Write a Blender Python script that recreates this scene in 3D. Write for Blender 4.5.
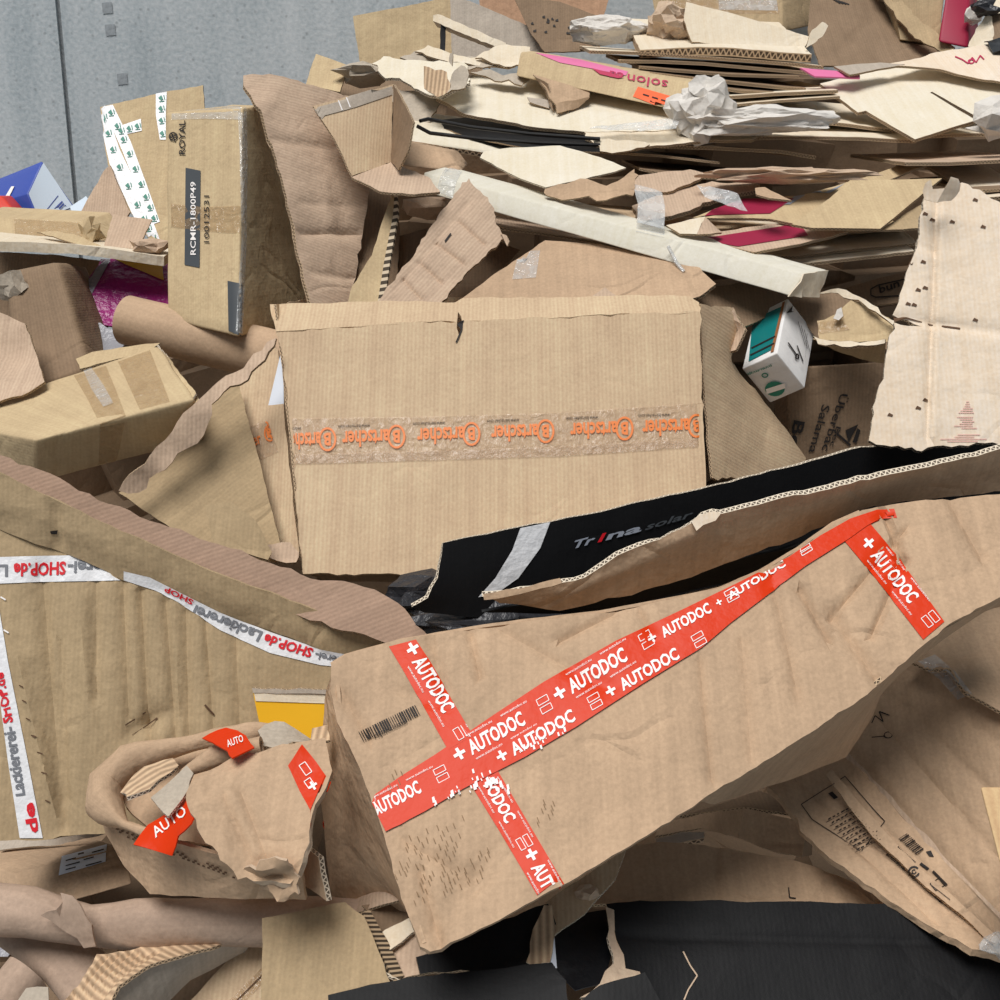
import bpy, math, random
import numpy as np
from mathutils import Vector, noise
from mathutils.bvhtree import BVHTree
from mathutils.geometry import delaunay_2d_cdt

for o in list(bpy.data.objects): bpy.data.objects.remove(o, do_unlink=True)
scene = bpy.context.scene
C = scene.collection
random.seed(7)

# ---------------------------------------------------------------- camera
FPX, PITCH, CAMZ = 1150.0, math.radians(15), 1.5
cam = bpy.data.cameras.new('camera'); cam_o = bpy.data.objects.new('camera', cam); C.objects.link(cam_o)
cam.sensor_width = 36; cam.sensor_fit = 'HORIZONTAL'; cam.lens = 36 * FPX / 1000; cam.clip_start = .02
cam_o.location = (0, 0, CAMZ); cam_o.rotation_euler = (math.pi / 2 - PITCH, 0, 0)
scene.camera = cam_o
CAM = Vector((0, 0, CAMZ))
FWD = Vector((0, math.cos(PITCH), -math.sin(PITCH))); UPV = Vector((0, math.sin(PITCH), math.cos(PITCH))); RGT = Vector((1, 0, 0))

# ---------------------------------------------------------------- light: overcast sky, soft high sun
world = bpy.data.worlds.new('overcast_sky'); scene.world = world; world.use_nodes = True
bg = world.node_tree.nodes['Background']; bg.inputs[0].default_value = (.80, .90, 1.0, 1); bg.inputs[1].default_value = .21
sun = bpy.data.lights.new('sun', 'SUN'); sun.energy = 3.2; sun.angle = math.radians(34); sun.color = (1, .975, .945)
sun_o = bpy.data.objects.new('sun', sun); C.objects.link(sun_o); sun_o.location = (-1, -2, 6)
sun_o.rotation_euler = Vector((.22, .37, -.90)).to_track_quat('-Z', 'Y').to_euler()
scene.view_settings.view_transform = 'Standard'; scene.view_settings.look = 'None'
scene.view_settings.exposure = 0.1; scene.view_settings.gamma = 1; scene.view_settings.use_curve_mapping = False

# ---------------------------------------------------------------- materials
def lin(r, g, b):
    f = lambda c: c / 12.92 if c <= .04045 else ((c + .055) / 1.055) ** 2.4
    return (f(r / 255), f(g / 255), f(b / 255), 1)
MATS = {}
class NT:
    def __init__(s, name):
        s.m = bpy.data.materials.new(name); s.m.use_nodes = True; s.t = s.m.node_tree; s.p = s.t.nodes['Principled BSDF']; MATS[name] = s.m
    def n(s, typ, **kw):
        nd = s.t.nodes.new('ShaderNode' + typ)
        for k, v in kw.items():
            if k.startswith('i_'): nd.inputs[k[2:].replace('_', ' ')].default_value = v
            else: setattr(nd, k, v)
        return nd
    def l(s, a, b): s.t.links.new(a, b)
    def math(s, op, a, b=None):
        nd = s.n('Math', operation=op)
        for i, x in enumerate((a, b)):
            if x is None: continue
            if isinstance(x, (int, float)): nd.inputs[i].default_value = x
            else: s.l(x, nd.inputs[i])
        return nd.outputs[0]
    def ramp(s, f, a, b, c0, c1):
        r = s.n('ValToRGB'); s.l(f, r.inputs[0]); e = r.color_ramp.elements
        e[0].position = a; e[1].position = b; e[0].color = c0; e[1].color = c1; return r.outputs[0]
    def mix(s, f, a, b, typ='MIX'):
        nd = s.n('Mix', data_type='RGBA', blend_type=typ)
        for sk, x in ((nd.inputs[0], f), (nd.inputs[6], a), (nd.inputs[7], b)):
            if isinstance(x, (int, float, tuple)): sk.default_value = x
            else: s.l(x, sk)
        return nd.outputs[2]
def g(v): return (v, v, v, 1)

def card(name, rgb, rib=.35, period=.0075, var=.16, stain=.25, rough=.82, wr=.45, crease=.35):
    """corrugated board: faint flute ribs along V, fibre speckle, broad mottling, scuffs"""
    k = NT(name); uv = k.n('UVMap'); tc = k.n('TexCoord'); col = lin(*rgb)
    sp = k.n('SeparateXYZ'); k.l(uv.outputs[0], sp.inputs[0])
    w = k.math('SINE', k.math('MULTIPLY', sp.outputs[0], 2 * math.pi / period))
    n1 = k.n('TexNoise', i_Scale=7.0, i_Detail=5.0, i_Roughness=.6); k.l(tc.outputs['Object'], n1.inputs['Vector'])
    n2 = k.n('TexNoise', i_Scale=170.0, i_Detail=3.0, i_Roughness=.7); k.l(tc.outputs['Object'], n2.inputs['Vector'])
    mp = k.n('Mapping'); mp.inputs['Scale'].default_value = (60, 2.2, 1); k.l(uv.outputs[0], mp.inputs[0])
    n3 = k.n('TexNoise', i_Scale=1.0, i_Detail=3.0); k.l(mp.outputs[0], n3.inputs['Vector'])
    c = k.mix(var, col, k.ramp(n1.outputs[0], .25, .75, g(.25), g(1.0)), 'OVERLAY')
    c = k.mix(.12, c, k.ramp(n2.outputs[0], .3, .7, g(.1), g(.9)), 'OVERLAY')
    c = k.mix(.10, c, k.ramp(n3.outputs[0], .3, .7, g(.1), g(.9)), 'OVERLAY')
    n4 = k.n('TexNoise', i_Scale=13.0, i_Detail=6.0, i_Roughness=.75, i_Distortion=1.2); k.l(tc.outputs['Object'], n4.inputs['Vector'])
    st = k.ramp(n4.outputs[0], .60, .80, g(0), g(1))
    c = k.mix(k.math('MULTIPLY', st, stain), c, (col[0] * .55, col[1] * .5, col[2] * .48, 1))
    ribc = k.math('MULTIPLY', k.math('ADD', w, 1.0), .5)
    c = k.mix(rib * .22, c, k.ramp(ribc, 0, 1, g(.2), g(.85)), 'OVERLAY')
    k.l(c, k.p.inputs['Base Color']); k.p.inputs['Roughness'].default_value = rough; k.p.inputs['Specular IOR Level'].default_value = .25
    n5 = k.n('TexNoise', i_Scale=9.0, i_Detail=4.0, i_Roughness=.55, i_Distortion=.15); k.l(tc.outputs['Object'], n5.inputs['Vector'])
    h = k.math('ADD', k.math('MULTIPLY', n5.outputs[0], wr), k.math('ADD', k.math('MULTIPLY', n2.outputs[0], .012), k.math('MULTIPLY', w, .010 * rib)))
    if crease:   # random sharp handling creases
        mp2 = k.n('Mapping'); mp2.inputs['Scale'].default_value = (1.0, 1.0, 1.0); k.l(tc.outputs['Object'], mp2.inputs[0])
        nz = k.n('TexNoise', i_Scale=3.0, i_Detail=2.0); k.l(tc.outputs['Object'], nz.inputs['Vector'])
        vm = k.n('VectorMath', operation='MULTIPLY_ADD'); k.l(nz.outputs['Color'], vm.inputs[0]); vm.inputs[1].default_value = (.25, .25, .25); k.l(mp2.outputs[0], vm.inputs[2])
        vo = k.n('TexVoronoi', feature='DISTANCE_TO_EDGE', i_Scale=4.5); k.l(vm.outputs[0], vo.inputs['Vector'])
        li = k.ramp(vo.outputs[0], 0, .05, g(1), g(0)); mk_ = k.ramp(n1.outputs[0], .45, .65, g(0), g(1))
        h = k.math('SUBTRACT', h, k.math('MULTIPLY', k.math('MULTIPLY', li, mk_), .22 * crease))
    b = k.n('Bump', i_Strength=.8, i_Distance=.03); k.l(h, b.inputs['Height']); k.l(b.outputs[0], k.p.inputs['Normal'])
    return k.m

card('kraft', (198, 172, 141), rib=.4, wr=.22, crease=.15)
card('kraft_warm', (182, 154, 126), rib=.1, var=.2, wr=.7, crease=.8)
card('kraft_yellow', (193, 170, 134), rib=.15)
card('kraft_olive', (168, 146, 114), rib=.2, wr=.45, crease=.4)
card('kraft_pink', (189, 164, 141), rib=.45)
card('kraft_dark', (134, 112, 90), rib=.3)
card('cream', (220, 205, 181), rib=.15, stain=.15)
card('cream_pale', (223, 212, 190), rib=.08, stain=.12)
card('cream_pink', (226, 207, 184), rib=.3, stain=.12)
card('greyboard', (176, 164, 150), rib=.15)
card('rib_strong', (188, 160, 130), rib=2.2, period=.011, wr=.2)
card('tube_plain', (186, 158, 130), rib=0, wr=.25, crease=0)
card('tube_brown', (168, 145, 127), rib=0, stain=.7, var=.3)
card('orange_brown', (185, 147, 118), rib=0)
card('inner_brown_shade', (158, 131, 112), rib=.4)  # browner card, with the shade on the inner flap put into its colour
card('black_card', (13, 13, 15), rib=.1, stain=0, rough=.6, wr=.12, crease=.12, var=.05)
card('white_card', (228, 226, 224), rib=.05, stain=.05, wr=.15)
card('tray_white', (216, 210, 193), rib=.05, stain=.08, wr=.15)
card('paper', (214, 208, 200), rib=0, stain=0, wr=.9)
card('paper_tan', (196, 172, 148), rib=0, stain=.1, wr=.9)
card('paper_grey', (178, 166, 150), rib=0, stain=.1, wr=.9)

def edge_mat(name, rgb, period=.0085):
    k = NT(name); uv = k.n('UVMap'); sp = k.n('SeparateXYZ'); k.l(uv.outputs[0], sp.inputs[0])
    s = k.math('MULTIPLY', k.math('SINE', k.math('MULTIPLY', sp.outputs[0], 2 * math.pi / period)), .34)
    dv = k.math('ABSOLUTE', k.math('SUBTRACT', k.math('SUBTRACT', sp.outputs[1], .5), s))
    mid = k.math('LESS_THAN', dv, .2)
    lnr = k.math('GREATER_THAN', k.math('ABSOLUTE', k.math('SUBTRACT', sp.outputs[1], .5)), .36)
    m = k.math('MAXIMUM', mid, lnr); a = lin(*rgb)
    k.l(k.mix(m, (a[0] * .16, a[1] * .14, a[2] * .13, 1), a), k.p.inputs['Base Color']); k.p.inputs['Roughness'].default_value = .9  # hollows between flutes painted dark, recess shade put into the colour
    return k.m
edge_mat('edge', (196, 170, 138)); edge_mat('edge_pale', (226, 212, 190)); edge_mat('edge_wide', (196, 170, 140), .016)

def flute_ends(name, rgb, period):
    k = NT(name); uv = k.n('UVMap'); sp = k.n('SeparateXYZ'); k.l(uv.outputs[0], sp.inputs[0]); a = lin(*rgb)
    w = k.math('SINE', k.math('MULTIPLY', sp.outputs[0], 2 * math.pi / period))
    k.l(k.ramp(w, .0, .25, (a[0] * .1, a[1] * .09, a[2] * .08, 1), a), k.p.inputs['Base Color']); k.p.inputs['Roughness'].default_value = .9  # dark stripes paint the shade inside the open flutes
flute_ends('flute_ends', (206, 188, 162), .017); flute_ends('flute_fine', (176, 152, 122), .0075)

def plain(name, rgb, rough=.5, spec=.4, bump=0, metal=0):
    k = NT(name); k.p.inputs['Base Color'].default_value = lin(*rgb); k.p.inputs['Roughness'].default_value = rough
    k.p.inputs['Specular IOR Level'].default_value = spec; k.p.inputs['Metallic'].default_value = metal
    if bump:
        tc = k.n('TexCoord'); n = k.n('TexNoise', i_Scale=60.0, i_Detail=3.0); k.l(tc.outputs['Object'], n.inputs['Vector'])
        b = k.n('Bump', i_Strength=bump, i_Distance=.01); k.l(n.outputs[0], b.inputs['Height']); k.l(b.outputs[0], k.p.inputs['Normal'])
    return k.m
plain('red_tape', (212, 54, 10), .4, .18, .12); plain('white_tape', (232, 232, 234), .35, .5, .3)
plain('white_ink', (246, 240, 236), .5); plain('red_ink', (216, 26, 40), .5); plain('grey_ink', (120, 122, 128), .5)
plain('black_ink', (34, 28, 26), .7); plain('orange_ink', (232, 128, 60), .5); plain('brown_ink', (92, 66, 46), .8)
plain('faded_ink', (138, 112, 84), .85); plain('crimson_ink', (186, 40, 84), .6); plain('green_ink', (36, 128, 108), .5)
plain('blue_ink', (62, 78, 150), .5)
plain('crimson', (150, 26, 62), .6); plain('crimson_deep', (156, 20, 58), .55); plain('pink', (222, 116, 162), .6); plain('pink_rub', (222, 172, 164), .8)
plain('magenta_bag', (150, 34, 112), .35, .5, .6); plain('yellow_bag', (220, 176, 30), .4); plain('grey_bag', (150, 150, 156), .35, .5, .5)
plain('blue_box', (62, 84, 170), .4); plain('pale_blue', (206, 218, 230), .5); plain('teal', (16, 118, 118), .4)
plain('label_dark', (72, 76, 80), .5); plain('orange_label', (246, 98, 38), .4); plain('yellow_card', (232, 176, 28), .6, .3)
plain('black_plastic', (18, 20, 25), .3, .5, .08); plain('dark_plastic', (44, 44, 48), .4, .5, .6); plain('strap', (30, 28, 28), .4)
plain('white_paper', (226, 232, 242), .6); plain('red_box', (214, 58, 40), .5); card('wood', (205, 172, 130), rib=.6, period=.014, wr=.05, crease=0); plain('brown_line', (150, 96, 60), .5)
plain('print_grey', (150, 156, 168), .6)

def clear(name, tint, alpha, rough=.12):
    k = NT(name); k.p.inputs['Base Color'].default_value = lin(*tint); k.p.inputs['Roughness'].default_value = rough
    k.p.inputs['Specular IOR Level'].default_value = .9
    tc = k.n('TexCoord'); n = k.n('TexNoise', i_Scale=45.0, i_Detail=4.0, i_Distortion=1.0); k.l(tc.outputs['Object'], n.inputs['Vector'])
    k.l(k.math('ADD', k.math('MULTIPLY', n.outputs[0], .5), alpha - .25), k.p.inputs['Alpha'])
    b = k.n('Bump', i_Strength=.8, i_Distance=.012); k.l(n.outputs[0], b.inputs['Height']); k.l(b.outputs[0], k.p.inputs['Normal'])
    return k.m
clear('clear_tape', (232, 234, 234), .34, .06); clear('brown_tape', (190, 156, 112), .35, .2); clear('logo_tape', (206, 176, 146), .3, .25)

def concrete(name, rgb):
    k = NT(name); tc = k.n('TexCoord'); col = lin(*rgb)
    n1 = k.n('TexNoise', i_Scale=1.6, i_Detail=6.0); k.l(tc.outputs['Object'], n1.inputs['Vector'])
    n2 = k.n('TexNoise', i_Scale=70.0, i_Detail=3.0); k.l(tc.outputs['Object'], n2.inputs['Vector'])
    mp = k.n('Mapping'); mp.inputs['Scale'].default_value = (9, 9, .5); k.l(tc.outputs['Object'], mp.inputs[0])
    n3 = k.n('TexNoise', i_Scale=1.5, i_Detail=5.0); k.l(mp.outputs[0], n3.inputs['Vector'])
    v = k.n('TexVoronoi', i_Scale=30.0); k.l(tc.outputs['Object'], v.inputs['Vector'])
    c = k.mix(.25, col, k.ramp(n1.outputs[0], .3, .7, g(.25), g(.8)), 'OVERLAY')
    c = k.mix(.3, c, k.ramp(n2.outputs[0], .3, .7, g(.2), g(.8)), 'OVERLAY')
    c = k.mix(.22, c, k.ramp(n3.outputs[0], .3, .7, g(.2), g(.8)), 'OVERLAY')
    c = k.mix(k.ramp(v.outputs[0], .05, .22, g(.6), g(0)), c, (col[0] * .5, col[1] * .5, col[2] * .5, 1))
    k.l(c, k.p.inputs['Base Color']); k.p.inputs['Roughness'].default_value = .85
    b = k.n('Bump', i_Strength=.12, i_Distance=.01); k.l(n2.outputs[0], b.inputs['Height']); k.l(b.outputs[0], k.p.inputs['Normal'])
    return k.m
concrete('concrete', (196, 203, 206)); concrete('concrete_mark', (164, 170, 174)); concrete('concrete_floor', (140, 144, 146))

# ---------------------------------------------------------------- geometry helpers
def ray(px, py): return FWD + RGT * ((px - 500) / FPX) + UPV * ((500 - py) / FPX)
def P(px, py, d): return CAM + ray(px, py) * d                      # photo pixel + distance -> point in the place
def onplane(px, py, pl):
    o = P(*pl[:3]); n = Vector(pl[3:6]); r = ray(px, py); return CAM + r * ((o - CAM).dot(n) / r.dot(n))
GEO = {}
def props(o, label=None, cat=None, group=None, kind=None):
    for k, v in (('label', label), ('category', cat), ('group', group), ('kind', kind)):
        if v: o[k] = v
    return o
def thing(name, label, cat, loc, group=None):
    o = bpy.data.objects.new(name, None); C.objects.link(o); o.location = loc; o.empty_display_size = .05
    return props(o, label, cat, group)
def wloc(o):
    v = Vector(o.location)
    while o.parent: o = o.parent; v += Vector(o.location)
    return v
def mk(name, V, F, mats, mi=None, uv=None, parent=None, label=None, cat=None, group=None, kind=None, smooth=True, sharp=38):
    V = [Vector(v) for v in V]
    lo = Vector([min(v[i] for v in V) for i in range(3)]); hi = Vector([max(v[i] for v in V) for i in range(3)])
    org = Vector(((lo.x + hi.x) / 2, (lo.y + hi.y) / 2, lo.z))
    me = bpy.data.meshes.new(name); me.from_pydata([v - org for v in V], [], F)
    for m in mats: me.materials.append(MATS[m])
    if mi is not None: me.polygons.foreach_set('material_index', mi)
    if uv is not None:
        l = me.uv_layers.new(name='UVMap'); l.data.foreach_set('uv', np.asarray(uv, dtype=np.float32).ravel())
    me.polygons.foreach_set('use_smooth', [smooth] * len(F))
    if smooth: me.set_sharp_from_angle(angle=math.radians(sharp))
    me.update()
    o = bpy.data.objects.new(name, me); C.objects.link(o)
    if parent: o.parent = parent; o.location = org - wloc(parent)
    else: o.location = org
    props(o, label, cat, group, kind)
    GEO[o.name] = (V, F)
    return o

def mvc(Q, poly, val):
    d = poly[None] - Q[:, None]; r = np.linalg.norm(d, axis=2) + 1e-9; dn = np.roll(d, -1, 1); rn = np.roll(r, -1, 1)
    cr = d[..., 0] * dn[..., 1] - d[..., 1] * dn[..., 0]; dt = (d * dn).sum(2)
    t = np.where(np.abs(cr) > 1e-12, (r * rn - dt) / np.where(np.abs(cr) > 1e-12, cr, 1), 0)
    w = (t + np.roll(t, 1, 1)) / r; s = w.sum(1); s[np.abs(s) < 1e-9] = 1e-9
    return np.clip((w * val[None]).sum(1) / s, val.min(), val.max())

def build_sheet(name, pts3, n=None, t=.005, mat='kraft', edge='edge', back=None, cell=.022, wr=.0025, wf=6.0, torn=.0012, creases=(), crump=0, cf=9.0,
                uvang=0, bend=None, tonear=True, **kw):
    pts = np.array([list(p) for p in pts3], float); c = pts.mean(0); seed = Vector((random.random() * 50, random.random() * 50, random.random() * 50))
    if n is None:
        q = np.roll(pts, -1, 0); nn = np.cross(pts - c, q - c).sum(0)
    else: nn = np.array(n, float)
    nn = nn / np.linalg.norm(nn)
    if tonear and nn.dot(np.array(CAM) - c) < 0: nn = -nn
    ax = np.array([1., 0, 0]) if abs(nn[0]) < .8 else np.array([0, 1., 0])
    u = ax - nn * ax.dot(nn); u /= np.linalg.norm(u); v = np.cross(nn, u)
    p2 = np.stack([(pts - c) @ u, (pts - c) @ v], 1); off = (pts - c) @ nn
    if ((p2[:, 0] * np.roll(p2[:, 1], -1) - np.roll(p2[:, 0], -1) * p2[:, 1]).sum()) < 0: p2 = p2[::-1].copy(); off = off[::-1].copy()
    B, BO = [], []; step = min(cell, .02)
    for i in range(len(p2)):
        a, b = p2[i], p2[(i + 1) % len(p2)]; L = np.linalg.norm(b - a)
        if L < 1e-6: continue
        k = max(1, int(math.ceil(L / step))); pe = np.array([b[1] - a[1], a[0] - b[0]]) / L
        for j in range(k):
            f = j / k; q = a + (b - a) * f
            if torn and j: q = q + pe * torn * (random.random() * 2 - 1 + 1.5 * noise.noise(Vector((q[0] * 25, q[1] * 25, seed.x))))
            B.append(q); BO.append(off[i] * (1 - f) + off[(i + 1) % len(p2)] * f)
    B = np.array(B); lo, hi = B.min(0), B.max(0)
    gx = np.arange(lo[0] + cell / 2, hi[0], cell); gy = np.arange(lo[1] + cell / 2, hi[1], cell * .866)
    if len(gx) and len(gy):
        X, Y = np.meshgrid(gx, gy); X = X + (np.arange(len(gy)) % 2)[:, None] * cell / 2
        Q = np.stack([X.ravel(), Y.ravel()], 1) + (np.random.RandomState(1).rand(X.size, 2) - .5) * cell * .3
        a, b = B, np.roll(B, -1, 0); ins = np.zeros(len(Q), bool); md = np.full(len(Q), 9e9)
        for i in range(len(B)):
            x1, y1 = a[i]; x2, y2 = b[i]
            if y1 != y2:
                cond = ((y1 > Q[:, 1]) != (y2 > Q[:, 1])) & (Q[:, 0] < (x2 - x1) * (Q[:, 1] - y1) / (y2 - y1) + x1); ins ^= cond
            md = np.minimum(md, np.hypot(Q[:, 0] - x1, Q[:, 1] - y1))
        keep = ins & (md > cell * .5); CQ = []
        for cr in creases:
            a2, b2 = [np.array([(np.array(cr_pt(x, y, c, nn)) - c).dot(w) for w in (u, v)]) for x, y in cr[:2]]
            ab = b2 - a2; L = np.linalg.norm(ab) + 1e-9; pe = np.array([-ab[1], ab[0]]) / L; wd = cr[3]
            tt = np.clip(((Q - a2) @ ab) / (L * L), 0, 1); keep &= np.linalg.norm(Q - a2 - tt[:, None] * ab, axis=1) > wd * 1.7
            for k in np.arange(0, L, max(wd, .008)):
                for o_ in (-1.4, -.7, 0, .7, 1.4): CQ.append(a2 + ab * (k / L) + pe * o_ * wd)
        if CQ:
            CQ = np.array(CQ); ci = np.zeros(len(CQ), bool); cm = np.full(len(CQ), 9e9)
            for i in range(len(B)):
                x1, y1 = a[i]; x2, y2 = b[i]
                if y1 != y2: ci ^= ((y1 > CQ[:, 1]) != (y2 > CQ[:, 1])) & (CQ[:, 0] < (x2 - x1) * (CQ[:, 1] - y1) / (y2 - y1) + x1)
                cm = np.minimum(cm, np.hypot(CQ[:, 0] - x1, CQ[:, 1] - y1))
            Q = np.concatenate([Q[keep], CQ[ci & (cm > .004)]])
        else: Q = Q[keep]
    else: Q = np.zeros((0, 2))
    nb = len(B); A = [Vector(q) for q in B] + [Vector(q) for q in Q]
    ov, _, of, orig, _, _ = delaunay_2d_cdt(A, [], [list(range(nb))], 1, 1e-7)
    O2 = np.array([[q[0], q[1]] for q in ov]); Z = np.zeros(len(O2))
    if np.ptp(off) > 1e-5:
        known = np.full(len(O2), np.nan)
        for i, lst in enumerate(orig):
            for j in lst:
                if j < nb: known[i] = BO[j]
        un = np.isnan(known); Z[~un] = known[~un]
        if un.any(): Z[un] = mvc(O2[un], p2, off)
    for cr in creases:
        (x1, y1), (x2, y2), dep, wid = cr
        a = np.array([(np.array(x1y) - c).dot(w) for x1y in [cr_pt(x1, y1, c, nn)] for w in (u, v)]); b = np.array([(np.array(q) - c).dot(w) for q in [cr_pt(x2, y2, c, nn)] for w in (u, v)])
        ab = b - a; tt = np.clip(((O2 - a) @ ab) / (ab @ ab + 1e-12), 0, 1); dd = np.linalg.norm(O2 - a - tt[:, None] * ab, axis=1)
        Z -= dep * np.exp(-(dd / wid) ** 2)
    if bend is not None: Z += bend[2] * (O2[:, 0] * bend[0] + O2[:, 1] * bend[1]) ** 2
    W = c + O2[:, :1] * u + O2[:, 1:] * v + Z[:, None] * nn
    for i in range(len(W)):
        q = Vector(W[i]); dz = 0
        if wr: dz += wr * (noise.noise(q * wf + seed) * 1.2 + .5 * noise.noise(q * wf * 2.7 + seed))
        if crump:
            dz += crump * (.5 - 1.6 * abs(noise.noise(q * cf * .6 + seed)) - .7 * abs(noise.noise(q * cf * 1.3 + seed)) + .8 * noise.noise(q * cf * .35 + seed))
        W[i] += nn * dz
    N = len(W); F = [tuple(f) for f in of]
    T = np.array(F); fn = np.cross(W[T[:, 1]] - W[T[:, 0]], W[T[:, 2]] - W[T[:, 0]])
    if fn.sum(0).dot(nn) < 0: F = [f[::-1] for f in F]; fn = -fn
    vn = np.zeros_like(W)
    for k in range(3): np.add.at(vn, T[:, k], fn)
    vn /= np.linalg.norm(vn, axis=1)[:, None] + 1e-12
    W2 = W - vn * t; ca, sa = math.cos(uvang), math.sin(uvang)
    UV = np.stack([O2[:, 0] * ca - O2[:, 1] * sa, O2[:, 0] * sa + O2[:, 1] * ca], 1)
    faces, mi, uvs = [], [], []
    for f in F: faces.append(f); mi.append(0); uvs += [UV[i] for i in f]
    for f in F: fb = tuple(i + N for i in f[::-1]); faces.append(fb); mi.append(2); uvs += [UV[i - N] for i in fb]
    he = set()
    for f in F:
        for i in range(3): he.add((f[i], f[(i + 1) % 3]))
    nxt = {a: b for a, b in he if (b, a) not in he}; s = 0.0
    seen = set()
    for st in list(nxt):
        x = st
        while x in nxt and x not in seen:
            seen.add(x); y = nxt[x]; L = float(np.linalg.norm(W[y] - W[x]))
            faces.append((x, x + N, y + N, y)); mi.append(1); uvs += [(s, 1), (s, 0), (s + L, 0), (s + L, 1)]; s += L; x = y
    o = mk(name, list(W) + list(W2), faces, [mat, edge or mat, back or mat], mi, uvs, **kw)
    return o
def cr_pt(px, py, c, nn):
    r = ray(px, py); n = Vector(nn); return CAM + r * ((Vector(c) - CAM).dot(n) / r.dot(n))

def sheet(name, pts, pl=None, **kw):
    """pts: (px,py[,extra depth]) on plane pl, or (px,py,depth) without pl"""
    if pl is None: return build_sheet(name, [P(*p) for p in pts], **kw)
    W = []
    for p in pts:
        q = onplane(p[0], p[1], pl)
        if len(p) > 2: q = q + ray(p[0], p[1]) * p[2]
        W.append(q)
    return build_sheet(name, W, n=pl[3:6] if not any(len(p) > 2 for p in pts) else None, **kw)

def stk(py): return 3.12 - (py - 50) * .0030
def slab(name, edge_px, d=None, ext=.45, a=18, skew=0, t=.007, **kw):
    """board lying in the stack: front edge polyline, runs back and up at a degrees"""
    d = d or stk(sum(p[1] for p in edge_px) / len(edge_px)); a = math.radians(a)
    fr = [P(p[0], p[1], d + (p[2] if len(p) > 2 else 0)) for p in edge_px]; bk = Vector((skew, math.cos(a), math.sin(a))) * ext
    bp = [q + bk for q in (fr[-1], fr[0])]
    kw.setdefault('cell', .03); kw.setdefault('wr', .003)
    return build_sheet(name, fr + bp, n=(0, -math.sin(a), math.cos(a)), t=t, tonear=False, **kw)

def carton(name, fr, back=None, bq=None, mat='kraft', r=.006, wr=.003, wf=5.0, cell=.03, dents=(), uvs_rot=(0, 0, 0), skip=(), **kw):
    """closed box with softened edges. fr = front quad tl,tr,br,bl (px,py,d); back = vector to the rear quad"""
    Fq = [P(*p) if not isinstance(p, Vector) else p for p in fr]
    Bq = [P(*p) if not isinstance(p, Vector) else p for p in bq] if bq else [q + Vector(back) for q in Fq]
    L = np.array([((Fq[1] - Fq[0]).length + (Fq[2] - Fq[3]).length) / 2, ((Fq[0] - Fq[3]).length + (Fq[1] - Fq[2]).length) / 2, sum((Bq[i] - Fq[i]).length for i in range(4)) / 4])
    seed = Vector((random.random() * 50, random.random() * 50, random.random() * 50))
    def ticks(l):
        k = max(1, int((l - 2 * r) / cell)); return [0, r * .35] + [r + (l - 2 * r) * i / k for i in range(k + 1)] + [l - r * .35, l]
    tk = [ticks(l) for l in L]; idx = {}; V = []; F = []; UV = []
    def tri(p):
        x, y, z = p / L
        top = Fq[0] * (1 - x) + Fq[1] * x; bot = Fq[3] * (1 - x) + Fq[2] * x; f = top * (1 - y) + bot * y
        top = Bq[0] * (1 - x) + Bq[1] * x; bot = Bq[3] * (1 - x) + Bq[2] * x; return f * (1 - z) + (top * (1 - y) + bot * y) * z
    ctr = tri(L / 2)
    def vert(i, j, k):
        key = (i, j, k)
        if key in idx: return idx[key]
        p = np.array([tk[0][i], tk[1][j], tk[2][k]]); inn = np.clip(p, r, L - r); dl = p - inn; m = np.linalg.norm(dl)
        if m > 1e-9: p = inn + dl / m * r
        q = tri(p); nrm = (tri(np.clip(p + dl * .5, -1, 9)) - q) if m > 1e-9 else (q - ctr)
        nrm = nrm.normalized() if nrm.length > 1e-9 else (q - ctr).normalized()
        q = q + nrm * wr * (1.2 * noise.noise(q * wf + seed) + .5 * noise.noise(q * wf * 3 + seed))
        idx[key] = len(V); V.append(q); return idx[key]
    n = [len(t_) - 1 for t_ in tk]
    for ax in range(3):
        a, b = [(1, 2), (0, 2), (0, 1)][ax]
        for side in (0, n[ax]):
            for i in range(n[a]):
                for j in range(n[b]):
                    qd = []
                    for (ii, jj) in ((i, j), (i + 1, j), (i + 1, j + 1), (i, j + 1)):
                        key = [0, 0, 0]; key[ax] = side; key[a] = ii; key[b] = jj; qd.append((vert(*key), (tk[a][ii], tk[b][jj])))
                    F.append(tuple(x[0] for x in qd)); u3 = [x[1] for x in qd]
                    if uvs_rot[ax]: u3 = [(y, x) for x, y in u3]
                    UV.append(u3)
    Fo, U = [], []
    for f, u3 in zip(F, UV):
        a, b, c_ = V[f[0]], V[f[1]], V[f[2]]; nn = (b - a).cross(c_ - a)
        if nn.dot((a + c_) / 2 - ctr) < 0: f = f[::-1]; u3 = u3[::-1]
        Fo.append(f); U += u3
    return mk(name, V, Fo, [mat], None, U, sharp=50, **kw)

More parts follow.
